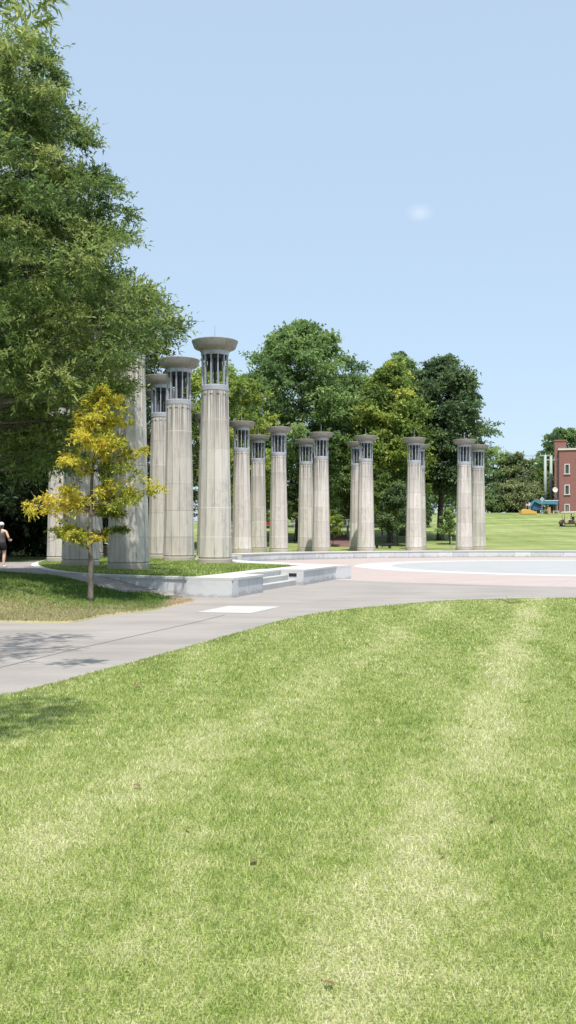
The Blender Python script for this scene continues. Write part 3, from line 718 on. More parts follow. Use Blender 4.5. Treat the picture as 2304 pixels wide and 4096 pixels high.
bg('broadleaf_tree', 'shaded low green tree behind the leftmost far columns', 640, 1060, 108, 5.5, M['deep'], 1290, 'dome', nb=40, ncl=6, nspray=11, per=8, leaf=(.34, .16), cr=1.3, tr=.3, tint=(.55, .2), **FAR)
R2 = dict(limbn=5, lo=.4)
bg('broadleaf_tree', 'bright green tree just right of the rightmost column', 1240, 1128, 162, 4.3, M['mid'], 1285, 'dome', nb=30, ncl=6, nspray=12, per=8, leaf=(.42, .2), cr=1.3, tr=.3, tint=(.75, .2), group='trees on the hill crest', **R2)
bg('broadleaf_tree', 'olive green round tree in the middle of the hill crest', 1298, 1145, 160, 4.3, M['olive'], 1288, 'dome', nb=32, ncl=6, nspray=12, per=8, leaf=(.40, .2), cr=1.3, tr=.3, tint=(.4, .2), group='trees on the hill crest', **R2)
bg('broadleaf_tree', 'small olive tree nearest the utility poles', 1345, 1182, 162, 2.9, M['ylgreen'], 1275, 'dome', nb=22, ncl=5, nspray=10, per=8, leaf=(.38, .2), cr=1.0, tr=.2, tint=(.25, .15), group='trees on the hill crest', **R2)
bg('bush', 'pale low spreading bush at the foot of the hill crest trees', 1294, 1212, 156, 4.3, M['olive'], 1300, 'dome', nb=26, ncl=6, nspray=12, per=8, leaf=(.36, .18), cr=1.2, tr=.12, tint=(.7, .2), cat='bush', zmin=.25, group='bushes on the hill crest', **R2)
bg('bush', 'dark low bush under the bright green crest tree', 1240, 1232, 156, 3.6, M['deep'], 1300, 'dome', nb=20, ncl=5, nspray=12, per=8, leaf=(.36, .18), cr=1.1, tr=.12, tint=(.7, .2), cat='bush', zmin=.25, group='bushes on the hill crest', **R2)
bg('broadleaf_tree', 'tall hazy tree behind the utility poles', 1388, 1125, 178, 4.6, M['mid'], 1290, 'column', nb=34, ncl=6, nspray=10, per=8, leaf=(.5, .25), cr=1.4, tr=.3, tint=(.2, .15), group='trees behind the brick building', **R2)
bg('broadleaf_tree', 'tall tree showing above the roof of the brick building', 1415, 1076, 195, 5.2, M['mid'], 1250, 'round', nb=36, ncl=6, nspray=10, per=8, leaf=(.55, .27), cr=1.4, tr=.3, tint=(.25, .15), group='trees behind the brick building', **R2)
# small garden trees between the columns
S3 = dict(limbn=2, lo=.35, group='small trees beyond the plaza')
bg('sapling', 'slim bright sapling just left of the brick steps', 838, 1288, 90, .95, M['ylgreen'], 1350, 'column', nb=16, ncl=4, nspray=8, per=8, leaf=(.2, .10), cr=.5, tr=.04, tint=(.55, .2), **S3)
bg('sapling', 'leafy young conical tree left of the rightmost column pair', 1132, 1278, 94, 1.25, M['mid'], 1350, 'cone', nb=22, ncl=4, nspray=9, per=8, leaf=(.2, .1), cr=.55, tr=.05, tint=(.7, .2), **S3)
bg('small_tree', 'small tree with sunlit yellow top right of the brick steps column', 962, 1185, 93, 2.1, M['ylgreen'], 1320, 'dome', nb=26, ncl=5, nspray=9, per=8, leaf=(.22, .12), cr=.8, tr=.07, tint=(.2, .2), **S3)
bg('small_tree', 'small shaded tree left of the next to last front column', 1000, 1215, 91, 1.7, M['deep'], 1335, 'dome', nb=24, ncl=5, nspray=9, per=8, leaf=(.22, .12), cr=.8, tr=.06, tint=(.4, .2), **S3)
bg('small_tree', 'small light green tree in the gap before the third front column', 742, 1215, 96, 1.3, M['olive'], 1300, 'dome', nb=22, ncl=4, nspray=9, per=8, leaf=(.22, .12), cr=.6, tr=.05, tint=(.5, .2), **S3)
bg('small_tree', 'small pale tree behind the bollards at the top of the brick steps', 884, 1235, 108, 1.6, M['olive'], 1300, 'dome', nb=22, ncl=4, nspray=9, per=8, leaf=(.24, .12), cr=.7, tr=.06, tint=(.75, .2), **S3)
# dark wood at the left
wood = [(-15.8, 50, 19, 'dark woodland tree nearest the leftmost column'), (-20.5, 57, 21, 'dark woodland tree at the left edge behind the walking woman'), (-13.2, 64, 20, 'dark woodland tree behind the left group of columns'),
        (-24, 70, 23, 'dark woodland tree deepest at the left edge'), (-17.5, 74, 22, 'dark woodland tree deep between the left edge and the columns'), (-13.0, 80, 19, 'dark woodland tree behind the half hidden column'), (-30, 84, 24, 'farthest dark woodland tree at the left'), (-19.5, 44.5, 19, 'overhanging dark woodland tree left of the path end'), (-14.6, 44.8, 17, 'woodland tree whose low dark boughs hang just left of the leftmost column'), (-12.8, 56.5, 18, 'woodland tree behind the leftmost columns, next to the brick wall')]
for i, (x, y, h, lab) in enumerate(wood):
    if i in (0, 4):
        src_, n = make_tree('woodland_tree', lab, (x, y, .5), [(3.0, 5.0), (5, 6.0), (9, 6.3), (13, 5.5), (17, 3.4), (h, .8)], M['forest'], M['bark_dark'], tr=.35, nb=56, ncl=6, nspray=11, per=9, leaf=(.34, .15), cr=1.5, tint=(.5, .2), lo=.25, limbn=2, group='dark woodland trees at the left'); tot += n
    else:
        o = copy_tree(src_); o.location = (x, y, .5); s = h/21; o.scale = (s, s, s); o.rotation_euler = (0, 0, i*1.9); tag(o, lab, 'tree', 'dark woodland trees at the left')
# undergrowth hedge behind the wood
def hedge(name, label, x0, x1, y, h, mat, n=900, per=60):
    root = empty(name, ((x0+x1)/2, y, tz((x0+x1)/2, y)), label, 'hedge')
    C = np.stack([rng.uniform(x0, x1, n)-(x0+x1)/2, rng.normal(0, .8, n), rng.uniform(.1, 1, n)**.8*h], 1)
    p, d, t = sprays(C, rng.uniform(.5, 1.0, n), rng.normal(.45, .2, n), 6, 9, flat_=.8)
    leaf_mesh('crown', p, d, .3, .15, t, mat, root)
    for k in range(int((x1-x0)/2)): 
        x = x0+k*2-(x0+x1)/2; MB().tube([(x, 0, -.1), (x+random.uniform(-.5, .5), .2, h*.7)], [.08, .03], 5).build('stem', M['bark_dark'], root)
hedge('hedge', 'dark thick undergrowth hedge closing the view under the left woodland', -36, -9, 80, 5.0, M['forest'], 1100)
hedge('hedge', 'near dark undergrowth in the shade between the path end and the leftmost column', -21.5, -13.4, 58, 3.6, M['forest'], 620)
hedge('hedge', 'distant green hedge line on the crest behind the dark tree trunk', 16, 36, 168, 4.5, M['mid'], 700)
hedge('hedge', 'dark hedge under the trees behind the middle far columns', -9, 19, 124, 4.2, M['deep'], 1000)
print('leaves', tot)

# ------------------------------------------------------------------ grass blades
def blades(name, label, poly, zfun, mat, bands, hgt=(.014, .034), dz=.03, clip=None):
    P = []; Ww = []; Hh = []
    pa = np.array(poly)
    for (y0, y1, dens, w, xs) in bands:
        x0 = max(pa[:, 0].min(), -xs*y1-.8); x1 = min(pa[:, 0].max(), xs*y1+.8); n = int((x1-x0)*(y1-y0)*dens)
        x = rng.uniform(x0, x1, n); y = rng.uniform(y0, y1, n); k = inside(x, y, poly) & (np.abs(x) < xs*y+.8); x, y = x[k], y[k]
        P.append(np.stack([x, y, zfun(x, y)+dz-.004], 1)); Ww.append(np.full(len(x), w)); Hh.append(rng.uniform(*hgt, len(x))*(1+w*12))
    p = np.concatenate(P); w = np.concatenate(Ww); h = np.concatenate(Hh); n = len(p)
    a = rng.uniform(0, 2*PI, n); s = np.stack([np.cos(a), np.sin(a), np.zeros(n)], 1)*w[:, None]*.5*rng.uniform(.6, 1.3, (n, 1))
    b = rng.uniform(0, 2*PI, n); le = rng.uniform(.2, 1.1, n); tipv = np.stack([np.cos(b)*le, np.sin(b)*le, np.ones(n)], 1)*h[:, None]
    v = np.stack([p-s, p+s, p+tipv], 1).reshape(-1, 3)
    me = bpy.data.meshes.new(name); me.vertices.add(3*n); me.vertices.foreach_set('co', v.astype(np.float32).ravel())
    me.loops.add(3*n); me.loops.foreach_set('vertex_index', np.arange(3*n, dtype=np.int32)); me.polygons.add(n)
    me.polygons.foreach_set('loop_start', np.arange(0, 3*n, 3, dtype=np.int32)); me.polygons.foreach_set('loop_total', np.full(n, 3, np.int32))
    at = me.attributes.new('tint', 'FLOAT', 'FACE'); at.data.foreach_set('value', rng.uniform(0, 1, n).astype(np.float32)); me.update(calc_edges=True)
    print(name, n); return tag(link(name, me, mat), label, 'grass', kind='stuff')
zt0 = lambda x, y: terrain(x, y)
ys_ = np.geomspace(2.4, 27, 60)
blades('grass', 'bright mown grass with straw coloured streaks on the front lawn', front_poly, zt0, M['blade'],
    [(a, b, 24000*(2.9/a)**1.75 if a > 2.9 else 24000, .0010*a+.0002, .38) for a, b in zip(ys_[:-1], ys_[1:])])
blades('grass', 'patchy half dry grass on the small lawn round the young tree', island_poly, zt0, M['iblade'], [(15, 24, 1100, .018, .36), (24, 33, 600, .025, .36)], (.035, .06))
blades('grass', 'green grass on the raised lawn around the near columns', ter_poly, lambda x, y: np.full(len(x), .535), M['tblade'], [(25, 48, 420, .026, .36)], (.04, .07))

# ------------------------------------------------------------------ people
def skin_mesh(name, joints, edges, mat, parent, sub=2, root_i=0):
    me = bpy.data.meshes.new(name); me.from_pydata([j[0] for j in joints], edges, []); me.update()
    o = bpy.data.objects.new(name, me); col.objects.link(o)
    sk = o.modifiers.new('s', 'SKIN'); 
    for i, j in enumerate(joints):
        r = j[1]; me.skin_vertices[0].data[i].radius = r if hasattr(r, '__len__') else (r, r); me.skin_vertices[0].data[i].use_root = (i == root_i)
    sb = o.modifiers.new('u', 'SUBSURF'); sb.levels = sub; sb.render_levels = sub
    dg = bpy.context.evaluated_depsgraph_get(); ne = bpy.data.meshes.new_from_object(o.evaluated_get(dg)); ne.name = name
    bpy.data.objects.remove(o); ne.materials.clear(); ne.polygons.foreach_set('use_smooth', np.ones(len(ne.polygons), bool))
    return link(name, ne, mat, parent)
def hand(mb_j, mb_e, wi, w, d, side, curl):
    """palm plus five finger chains rooted in the palm"""
    w = Vector(w); d = Vector(d).normalized(); sd = Vector(side).normalized(); up = d.cross(sd).normalized()
    palm = len(mb_j); mb_j.append((tuple(w+d*.07), (.034, .017))); mb_e.append((wi, palm))
    for k, (o, l) in enumerate(((-.028, .062), (-.010, .074), (.010, .070), (.028, .055))):
        b = w+d*.09+sd*o; j1 = b+(d*(1-curl*.4)+up*curl*.6)*l*.5; j2 = j1+(d*(1-curl)+up*curl)*l*.5; n = len(mb_j)
        mb_j += [(tuple(b), .0095), (tuple(j1), .0085), (tuple(j2), .007)]; mb_e += [(palm, n), (n, n+1), (n+1, n+2)]
    n = len(mb_j); b = w+d*.03-sd*.035; t = b+d*.04-sd*.02+up*.01
    mb_j += [(tuple(b), .011), (tuple(t), .009)]; mb_e += [(palm, n), (n, n+1)]
def walker():
    D = 35.3; x = (5-CX)/F*D; root = empty('person', (x, D, tz(x, D)+.004), 'woman walking away in white cap, dark tank top and black shorts on the path', 'person', rz=-.08)
    # faces +Y (away); right is +X
    J = [((0,0,.93), (.155,.11)), ((0,.0,1.08), (.125,.09)), ((0,.0,1.25), (.145,.10)), ((0,-.01,1.38), (.13,.085)), ((0,0,1.45), .055), ((0,.01,1.52), (.07,.085)), ((0,.015,1.60), (.082,.098)), ((0,.01,1.655), (.06,.075)),
         ((.185,0,1.375), .055), ((.30,-.04,1.13), .043), ((.25,.17,1.02), .034), ((.23,.27,1.03), .026),
         ((-.185,0,1.375), .055), ((-.30,-.05,1.13), .043), ((-.27,.13,.99), .034), ((-.25,.23,.99), .026),
         ((.10,0,.86), .10), ((.105,.05,.48), .062), ((.10,.02,.38), .066), ((.095,-.02,.10), .038), ((.095,.0,.05), .04), ((.11,.16,.035), (.035,.028)),
         ((-.10,0,.86), .10), ((-.10,-.06,.48), .062), ((-.10,-.16,.36), .064), ((-.09,-.36,.16), .038), ((-.09,-.38,.10), .04), ((-.10,-.27,.035), (.035,.028))]
    E_ = [(0,1),(1,2),(2,3),(3,4),(4,5),(5,6),(6,7),(3,8),(8,9),(9,10),(10,11),(3,12),(12,13),(13,14),(14,15),(0,16),(16,17),(17,18),(18,19),(19,20),(20,21),(0,22),(22,23),(23,24),(24,25),(25,26),(26,27)]
    hand(J, E_, 11, J[11][0], (0,1,.1), (0,0,1), .7); hand(J, E_, 15, J[15][0], (0,1,0), (0,0,1), .7)
    # nose and ears, small
    n = len(J); J += [((0,.12,1.58), .014), ((.085,.01,1.585), .016), ((-.085,.01,1.585), .016)]; E_ += [(6, n), (6, n+1), (6, n+2)]
    skin_mesh('body', J, E_, M['skin'], root)
    T = [((0,0,.89), (.185,.14)), ((0,0,.97), (.19,.145)), ((0,0,1.10), (.165,.125)), ((0,0,1.24), (.18,.13)), ((0,-.012,1.32), (.10,.10)), ((.06,-.02,1.40), (.028,.07)), ((-.06,-.02,1.40), (.028,.07))]
    skin_mesh('tank_top', T, [(0,1),(1,2),(2,3),(3,4),(4,5),(4,6)], M['greycloth'], root, 2)
    S = [((0,0,1.0), (.17,.125)), ((0,0,.95), (.188,.145)), ((0,0,.88), (.19,.145)), ((.10,0,.82), .125), ((.105,.03,.60), .118), ((-.10,0,.82), .125), ((-.10,-.04,.60), .118)]
    skin_mesh('shorts', S, [(0,1),(1,2),(2,3),(3,4),(2,5),(5,6)], M['black'], root)
    MB().ell((0, .015, 1.63), (.104, .122, .10), 18, 8, -.25).build('cap', M['white'], root, smooth=True)
    MB().ell((0, -.03, 1.565), (.088, .09, .085), 14, 8).tube([(0,-.10,1.57), (0,-.15,1.50), (0,-.13,1.40)], [.035,.035,.012], 8).build('hair', M['hair'], root, smooth=True)
    for p in ((.105, .07, .045), (-.095, -.31, .06)):
        b = MB().ell(p, (.048, .135, .055), 12, 6); b.build('shoe', M['white'], root, smooth=True)
walker()
def seated(x, y, z, lab, top, bottom, parent_name='person', hat=None, female=False):
    """seated figure facing -X"""
    root = empty('person', (x, y, z), lab, 'person')
    J = [((0,0,.10), (.13,.15)), ((.02,0,.28), (.10,.13)), ((.03,0,.46), (.10,.15)), ((.02,0,.55), (.07,.10)), ((.0,0,.62), .05), ((-.01,0,.70), (.085,.07)), ((-.015,0,.78), (.10,.082)), ((-.01,0,.83), (.075,.06)),
         ((.02,.18,.52), .052), ((-.10,.24,.32), .042), ((-.33,.15,.34), .03), ((-.38,.14,.35), .026), ((.02,-.18,.52), .052), ((-.10,-.24,.32), .042), ((-.33,-.15,.34), .03), ((-.38,-.14,.35), .026),
         ((-.05,.10,.09), .088), ((-.44,.11,.10), .062), ((-.46,.11,.0), .058), ((-.52,.11,-.32), .04), ((-.53,.11,-.37), .038), ((-.68,.11,-.39), .03),
         ((-.05,-.10,.09), .088), ((-.44,-.11,.10), .062), ((-.46,-.11,.0), .058), ((-.50,-.11,-.32), .04), ((-.51,-.11,-.37), .038), ((-.66,-.11,-.39), .03)]
    E_ = [(0,1),(1,2),(2,3),(3,4),(4,5),(5,6),(6,7),(3,8),(8,9),(9,10),(10,11),(3,12),(12,13),(13,14),(14,15),(0,16),(16,17),(17,18),(18,19),(19,20),(20,21),(0,22),(22,23),(23,24),(24,25),(25,26),(26,27)]
    hand(J, E_, 11, J[11][0], (-1,0,0), (0,0,1), .7); hand(J, E_, 15, J[15][0], (-1,0,0), (0,0,1), .7)
    n = len(J); J.append(((-.125,0,.765), .014)); E_.append((6, n))
    skin_mesh('body', J, E_, M['skin'], root, 1)
    skin_mesh('shirt', [((.0,0,.12), (.145,.165)), ((.02,0,.28), (.12,.15)), ((.03,0,.46), (.12,.17)), ((.02,0,.56), (.08,.11)), ((.02,.18,.52), .065), ((-.06,.225,.40), .058), ((.02,-.18,.52), .065), ((-.06,-.225,.40), .058)], [(0,1),(1,2),(2,3),(3,4),(4,5),(3,6),(6,7)], top, root, 1)
    skin_mesh('trousers', [((0,0,.10), (.14,.16)), ((-.05,.10,.09), .10), ((-.40,.11,.10), .075), ((-.05,-.10,.09), .10), ((-.40,-.11,.10), .075)], [(0,1),(1,2),(0,3),(3,4)], bottom, root, 1)
    MB().ell((.015, 0, .80), (.105, .09, .085), 12, 6, -.5).build('hair', M['hair'], root, smooth=True)

# ------------------------------------------------------------------ golf cart on the hill
def golf_cart():
    D = 125.0; p = world(1407, 1318, D); x0 = p.x; g = tz(x0+1, D)
    root = empty('golf_cart', (x0, D, g), 'golf cart with white roof carrying people across the hill at the right edge', 'golf cart')
    body = [(0.05, .32), (.08, .62), (.25, .82), (.55, .88), (.62, .45), (1.0, .40), (1.25, .42), (1.28, .68), (1.85, .70), (1.9, .42), (2.2, .42), (2.25, .7), (2.9, .7), (2.95, .3), (2.6, .26), (.4, .24)]
    MB().prism(body, -.58, .58, 'y').build('body', M['cart'], root, bevel=.02)
    MB().prism([(.38, 1.84), (.50, 1.95), (2.95, 2.03), (3.10, 1.94), (3.10, 1.82), (.45, 1.78)], -.64, .64, 'y').build('roof', M['trim'], root, bevel=.015)
    for x, y in ((.5, .52), (.5, -.52), (2.85, .52), (2.85, -.52), (1.8, .55), (1.8, -.55)):
        MB().tube([(x+.08, y, .75), (x, y, 1.85)], .022, 6).build('post', M['dark'], root)
    for x in (.42, 2.55):
        for y in (-.5, .5):
            w = MB(); w.tube([(x, y-.09, .23), (x, y+.09, .23)], .23, 18); o = w.build('wheel', M['rubber'], root, bevel=.02)
            MB().tube([(x, y-.10, .23), (x, y+.10, .23)], .12, 12).build('hub', M['steel'], o)
    for x in (1.3, 2.3):
        MB().box((x+.25, 0, .76), (.5, 1.1, .12)).box((x+.52, 0, 1.03), (.1, 1.1, .5), ry=.15).build('seat', M['darkcloth'], root, bevel=.03)
    t = MB(); n = 16; R = .17
    pts = [(.80+.08*math.sin(2*PI*k/n), .28+R*math.cos(2*PI*k/n), 1.02+R*math.sin(2*PI*k/n)) for k in range(n+1)]
    t.tube(pts, .015, 5); t.tube([(.55, .28, .80), (.80, .28, 1.02)], .018, 6); t.build('steering_wheel', M['black'], root)
    MB().box((.06, -.38, .62), (.05, .14, .1)).build('headlight', M['trim'], root); MB().box((.06, .38, .62), (.05, .14, .1)).build('headlight', M['trim'], root)
    seated(x0+1.55, D-.28, g+.76, 'driver in dark shirt holding the wheel of the golf cart', M['darkcloth'], M['concrete'])
    seated(x0+2.6, D-.28, g+.76, 'passenger in pink clothes on the rear seat of the golf cart', M['pinkcloth'], M['pinkcloth'])
golf_cart()

# ------------------------------------------------------------------ brick building on the right
def brick_building():
    D = 152.0; px = lambda u: (u-CX)/F*D; pz = lambda v: H0+(HY-v)/F*D
    x0 = px(2236); g = tz(x0, D); root = empty('brick_building', (x0, D, g), 'red brick building with white trimmed windows and chimney at the right edge', 'building', rz=-.285)
    H = pz(1800)-g; X = lambda u: px(u)-x0; Z = lambda v: pz(v)-g
    W = 16; dp = 12
    # front wall pieces leave real openings for the windows
    wins = [(2259, 2272, 1856, 1898), (2261, 2274, 1939, 1980), (2262, 2275, 2016, 2052)]
    m = MB(); xa, xb = X(2257), X(2277)
    m.box(((0+xa)/2, .2, H/2-.3), (xa, .4, H+.6)); m.box(((xb+W)/2, .2, H/2-.3), (W-xb, .4, H+.6))
    zs = [-.3]
    for (u0, u1, v0, v1) in reversed(wins): zs += [Z(v1), Z(v0)]
    zs.append(H)
    for a, b in zip(zs[0::2], zs[1::2]):
        if b > a: m.box(((xa+xb)/2, .2, (a+b)/2), (xb-xa, .4, b-a))
    m.box((.2, dp/2+.2, H/2-.3), (.4, dp-.4, H+.598)); m.box((W-.2, dp/2+.2, H/2-.3), (.4, dp-.4, H+.598)); m.box((W/2, dp+.2, H/2-.3), (W, .4, H+.597))
    m.build('wall', M['brick'], root)
    MB().box((W/2, dp/2+.2, H-.2), (W-.6, dp-.6, .2)).build('roof', M['roofdark'], root)
    MB().box((W/2, dp/2+.2, H+.10), (W+.3, dp+.7, .28)).build('cornice', M['trim'], root)
    tc_ = (X(2219)+X(2264))/2; tw_ = X(2264)-X(2219)
    tw = MB().box((tc_, 1.9, Z(1764)/2), (tw_, 3.0, Z(1764))).box((tc_, 1.9, Z(1761)), (tw_+.16, 3.16, .24))
    tw.build('chimney', M['brick'], root)
    MB().tube([(-.12, -.08, .2), (-.12, -.08, H-.6)], .07, 8).build('downpipe', M['roofdark'], root)
    for i, (u0, u1, v0, v1) in enumerate(wins):
        a, b, c, d = xa, xb, Z(v1), Z(v0); f = .14
        fr = MB().box((a+f/2, .06, (c+d)/2), (f, .2, d-c)).box((b-f/2, .06, (c+d)/2), (f, .2, d-c)).box(((a+b)/2, .06, d-f/2), (b-a-2*f, .2, f)).box(((a+b)/2, .0, c+.06), (b-a+.2, .3, .14))
        o = fr.build('window', M['trim'], root)
        MB().box(((a+b)/2, .14, (c+d)/2), (b-a-2*f+.02, .03, d-c-f)).build('pane', M['glass'], o)
        if i == 2: MB().box(((a+b)/2, .10, (c+d)/2), (.06, .05, d-c-f)).build('mullion', M['trim'], o)
    MB().tube([(-.55, -.2, Z(1962)), (-.3, -.1, Z(1975)), (-.15, .1, Z(1978))], .03, 6).build('bracket', M['sign'], root)
    dsh = MB().lathe([(.02, .0), (.25, .04), (.42, .12), (.44, .12), (.26, .02), (.02, -.03)], 20).build('satellite_dish', M['trim'], root, smooth=True)
    dsh.location = (-.65, -.35, Z(1960)); dsh.rotation_euler = (PI*.42, .5, .3)
    # low entrance canopy in front of the basement
    return root
brick_building()
# utility poles
def upole(u, vtop, vbot, D, arms, lab):
    x = (u-CX)/F*D; g = tz(x, D); zt = H0+(HY-vtop)/F*D-g; root = empty('utility_pole', (x, D, g), lab, 'utility pole', 'utility poles beside the brick building')
    MB().tube([(0, 0, -.2), (0, 0, zt)], [.30, .22], 10).build('pole', M['polegrn'], root, smooth=True)
    for (z, a, b) in arms:
        o = MB().box(((a+b)/2, 0, zt-z), (b-a, .22, .24)).build('crossarm', M['polegrn'], root)
        for k in range(3):
            t = a+.15+(b-a-.3)*k/2; MB().lathe([(.04, 0), (.08, .05), (.05, .12), (.07, .18), (.02, .24)], 8, (t, 0, zt-z+.12)).build('insulator', M['sign'], o)
upole(2181, 1820, 2055, 156, [(.1, -.95, 1.0)], 'left utility pole with its crossarm at the very top')
upole(2204, 1822, 2055, 158, [(.75, -1.1, .75)], 'right utility pole with a lower crossarm, next to the brick building')
w = MB()
for z in (0, .5):
    a = Vector(((2168-CX)/F*156, 156, H0+(HY-1820)/F*156+.1-z*.4)); b = a+Vector((-90, 60, 6)); pts = [a.lerp(b, t)-Vector((0, 0, 9*t*(1-t))) for t in np.linspace(0, 1, 14)]; w.tube(pts, .018, 4)
tag(w.build('power_lines', M['roofdark']), 'thin dark power lines running left from the utility poles', 'power line')

# things in front of the building on the crest
def at(u, v, D): q = ((u-CX)/F*D, D, H0+(HY-v)/F*D); return q
def crest(u, D): x = (u-CX)/F*D; return (x, D, tz(x, D))
D = 151
p = crest(2136, 150.5); root = empty('market_tent', (p[0], p[1], p[2]), 'blue canvas tent with sloping roof left of the brick building', 'tent')
MB().prism([(-.7, 1.15), (.2, 2.1), (3.9, 1.95), (3.9, 1.45), (.9, 1.5), (.1, 1.9), (-.5, 1.0)], 0, 2.2, 'y').build('canopy', M['blue'], root)
MB().prism([(-.6, .95), (.1, 1.75), (.8, 1.35), (1.6, .65), (.0, .5)], .3, .36, 'y').build('side_curtain', M['bluedark'], root)
for x, y in ((-.55, .05), (3.8, .05), (-.55, 2.1), (3.8, 2.1)): MB().tube([(x, y, 0), (x, y, 1.3)], .04, 6).build('leg', M['sign'], root)
p = crest(2196, 151.2); root = empty('awning', p, 'dark blue flat awning with white edge against the brick building', 'awning')
MB().box((.4, .6, 1.75), (2.2, 1.2, .45)).build('canopy', M['bluedark'], root); MB().box((.4, -.03, 2.03), (2.3, .08, .12)).build('edge', M['trim'], root)
for x in (-.6, 1.4): MB().tube([(x, .1, 0), (x, .1, 1.55)], .035, 6).build('leg', M['sign'], root)
p = crest(2095, 148.5); root = empty('inflatable_slide', p, 'low orange yellow wedge lying on the crest beside the bushes', 'slide')
MB().prism([(-.35, .0), (-.3, .55), (.1, .85), (1.2, .68), (2.1, .35), (2.15, .0)], 0, 1.0, 'y').build('body', M['yel'], root, bevel=.08)
MB().prism([(-.55, 0), (-.45, .5), (-.32, .5), (-.36, 0)], .1, .9, 'y').build('end_flap', M['wood'], root)
p = crest(2168, 148.5); root = empty('road_sign', p, 'back of a diamond shaped road sign on a thin post before the blue tent', 'sign')
MB().tube([(0, 0, 0), (0, 0, 2.6)], .045, 6).build('post', M['sign'], root); MB().prism([(0, 1.95), (.42, 2.38), (0, 2.81), (-.42, 2.38)], -.08, -.05, 'y').build('plate', M['sign'], root)
p = crest(2198, 149); root = empty('easel_board', p, 'small orange wooden A frame board before the blue awning', 'board')
MB().prism([(-.30, 0), (-.16, 1.1), (.16, 1.1), (.30, 0)], 0, .04, 'y').build('front_panel', M['wood'], root); MB().prism([(-.30, 0), (-.16, 1.1), (.16, 1.1), (.30, 0)], .4, .44, 'y').build('rear_panel', M['wood'], root)
p = crest(2223, 149); root = empty('bench', p, 'small white bench at the foot of the brick building', 'bench')
MB().box((0, 0, .46), (1.0, .4, .08)).build('seat', M['trim'], root)
for x in (-.42, .42): MB().box((x, 0, .21), (.08, .36, .42)).build('leg', M['trim'], root)
p = crest(2181, 149.3); root = empty('round_shrub', p, 'small pale shrub between the sign post and the easel', 'shrub')
Cc = rng.normal(0, .16, (12, 3))+np.array([0, 0, .35]); q, d, t = sprays(Cc, np.full(12, .28), rng.normal(.9, .1, 12), 8, 8); leaf_mesh('crown', q, d, .14, .08, t, M['olive'], root)
MB().tube([(0, 0, 0), (0, 0, .4)], .03, 5).build('stem', M['bark'], root)
p = crest(2104, 151); root = empty('flag', p, 'small red and white flag between the bushes and the blue tent', 'flag')
MB().tube([(0, 0, 0), (0, 0, 1.75)], .03, 5).build('pole', M['trim'], root); MB().box((.28, 0, 1.35), (.55, .03, .28)).build('cloth', M['pinkcloth'], root)
p = crest(2118, 151); root = empty('signboard', p, 'white upright board at the left end of the blue tent', 'board')
MB().box((0, 0, 1.1), (.28, .05, 1.2)).build('panel', M['trim'], root); MB().box((0, 0, .25), (.06, .05, .5)).build('post', M['sign'], root)

# ------------------------------------------------------------------ things seen between the far columns
def house(u0, u1, vt, D, lab, wm, rm, h=3.2, name='house', wins=2, dp=7):
    xa, xb = (u0-CX)/F*D, (u1-CX)/F*D; g = tz((xa+xb)/2, D); root = empty(name, ((xa+xb)/2, D, g), lab, 'building'); w = xb-xa
    MB().box((0, dp/2, h/2-.2), (w, dp, h+.4)).build('wall', wm, root)
    MB().prism([(-.5, h), (dp/2, h+1.0), (dp+.5, h), (dp+.5, h-.12), (-.5, h-.12)], -w/2-.4, w/2+.4, 'x').build('roof', rm, root)
    for k in range(wins):
        x = -w/2+w*(k+.5)/wins; f = MB().box((x, -.03, h*.55), (1.1, .1, 1.3)).build('window', M['trim'], root); MB().box((x, -.07, h*.55), (.9, .06, 1.1)).build('pane', M['glass'], f)
house(1590, 1720, 2030, 178, 'pale pink house glimpsed through the trees left of the dark trunk', M['cream'], M['pinkbrick'], 1.9, wins=3)
D = 126.0; p = ((1367-CX)/F*D, D); root = empty('pavilion', (p[0], p[1], tz(*p)), 'dark open pavilion with a pale flat roof above the brick steps', 'pavilion')
MB().box((0, 1.5, 2.95), (2.2, 3.4, .2)).build('roof', M['concrete'], root); MB().box((0, 3.0, 1.4), (2.0, .2, 2.8)).build('back_wall', M['roofdark'], root)
for x in (-.95, .95): MB().box((x, 0, 1.4), (.14, .14, 2.85)).build('post', M['roofdark'], root)
# brick steps going up the slope
def brick_steps():
    x0, x1 = (1318-CX)/F*95, (1440-CX)/F*95; root = empty('garden_steps', ((x0+x1)/2, 90, tz(x1, 90)), 'broad shallow brick steps climbing the slope between two columns', 'steps')
    bx, by = root.location.x, root.location.y
    for k in range(9):
        y = 90+k*2.2; z = tz((x0+x1)/2, y+1.1)+.10; xs = .05*k
        o = MB().box((xs, y-by+1.1, z-root.location.z-.15), (x1-x0+.02*k, 2.21, .34)).build('step', M['step'], root)
brick_steps()
def bollard(u, v, D, lab):
    x = (u-CX)/F*D; g = tz(x, D); root = empty('bollard', (x, D, g), lab, 'bollard', 'bollards on the brick steps')
    MB().tube([(0, 0, -.1), (0, 0, 1.15)], .13, 10).build('post', M['polegrn'], root); MB().lathe([(.15, 1.15), (.16, 1.2), (.14, 1.3), (.03, 1.38)], 12).build('cap', M['sign'], root, smooth=True)
bollard(1360, 2110, 112, 'left bollard standing farther up the brick steps'); bollard(1391, 2128, 105, 'right bollard standing nearer on the brick steps')
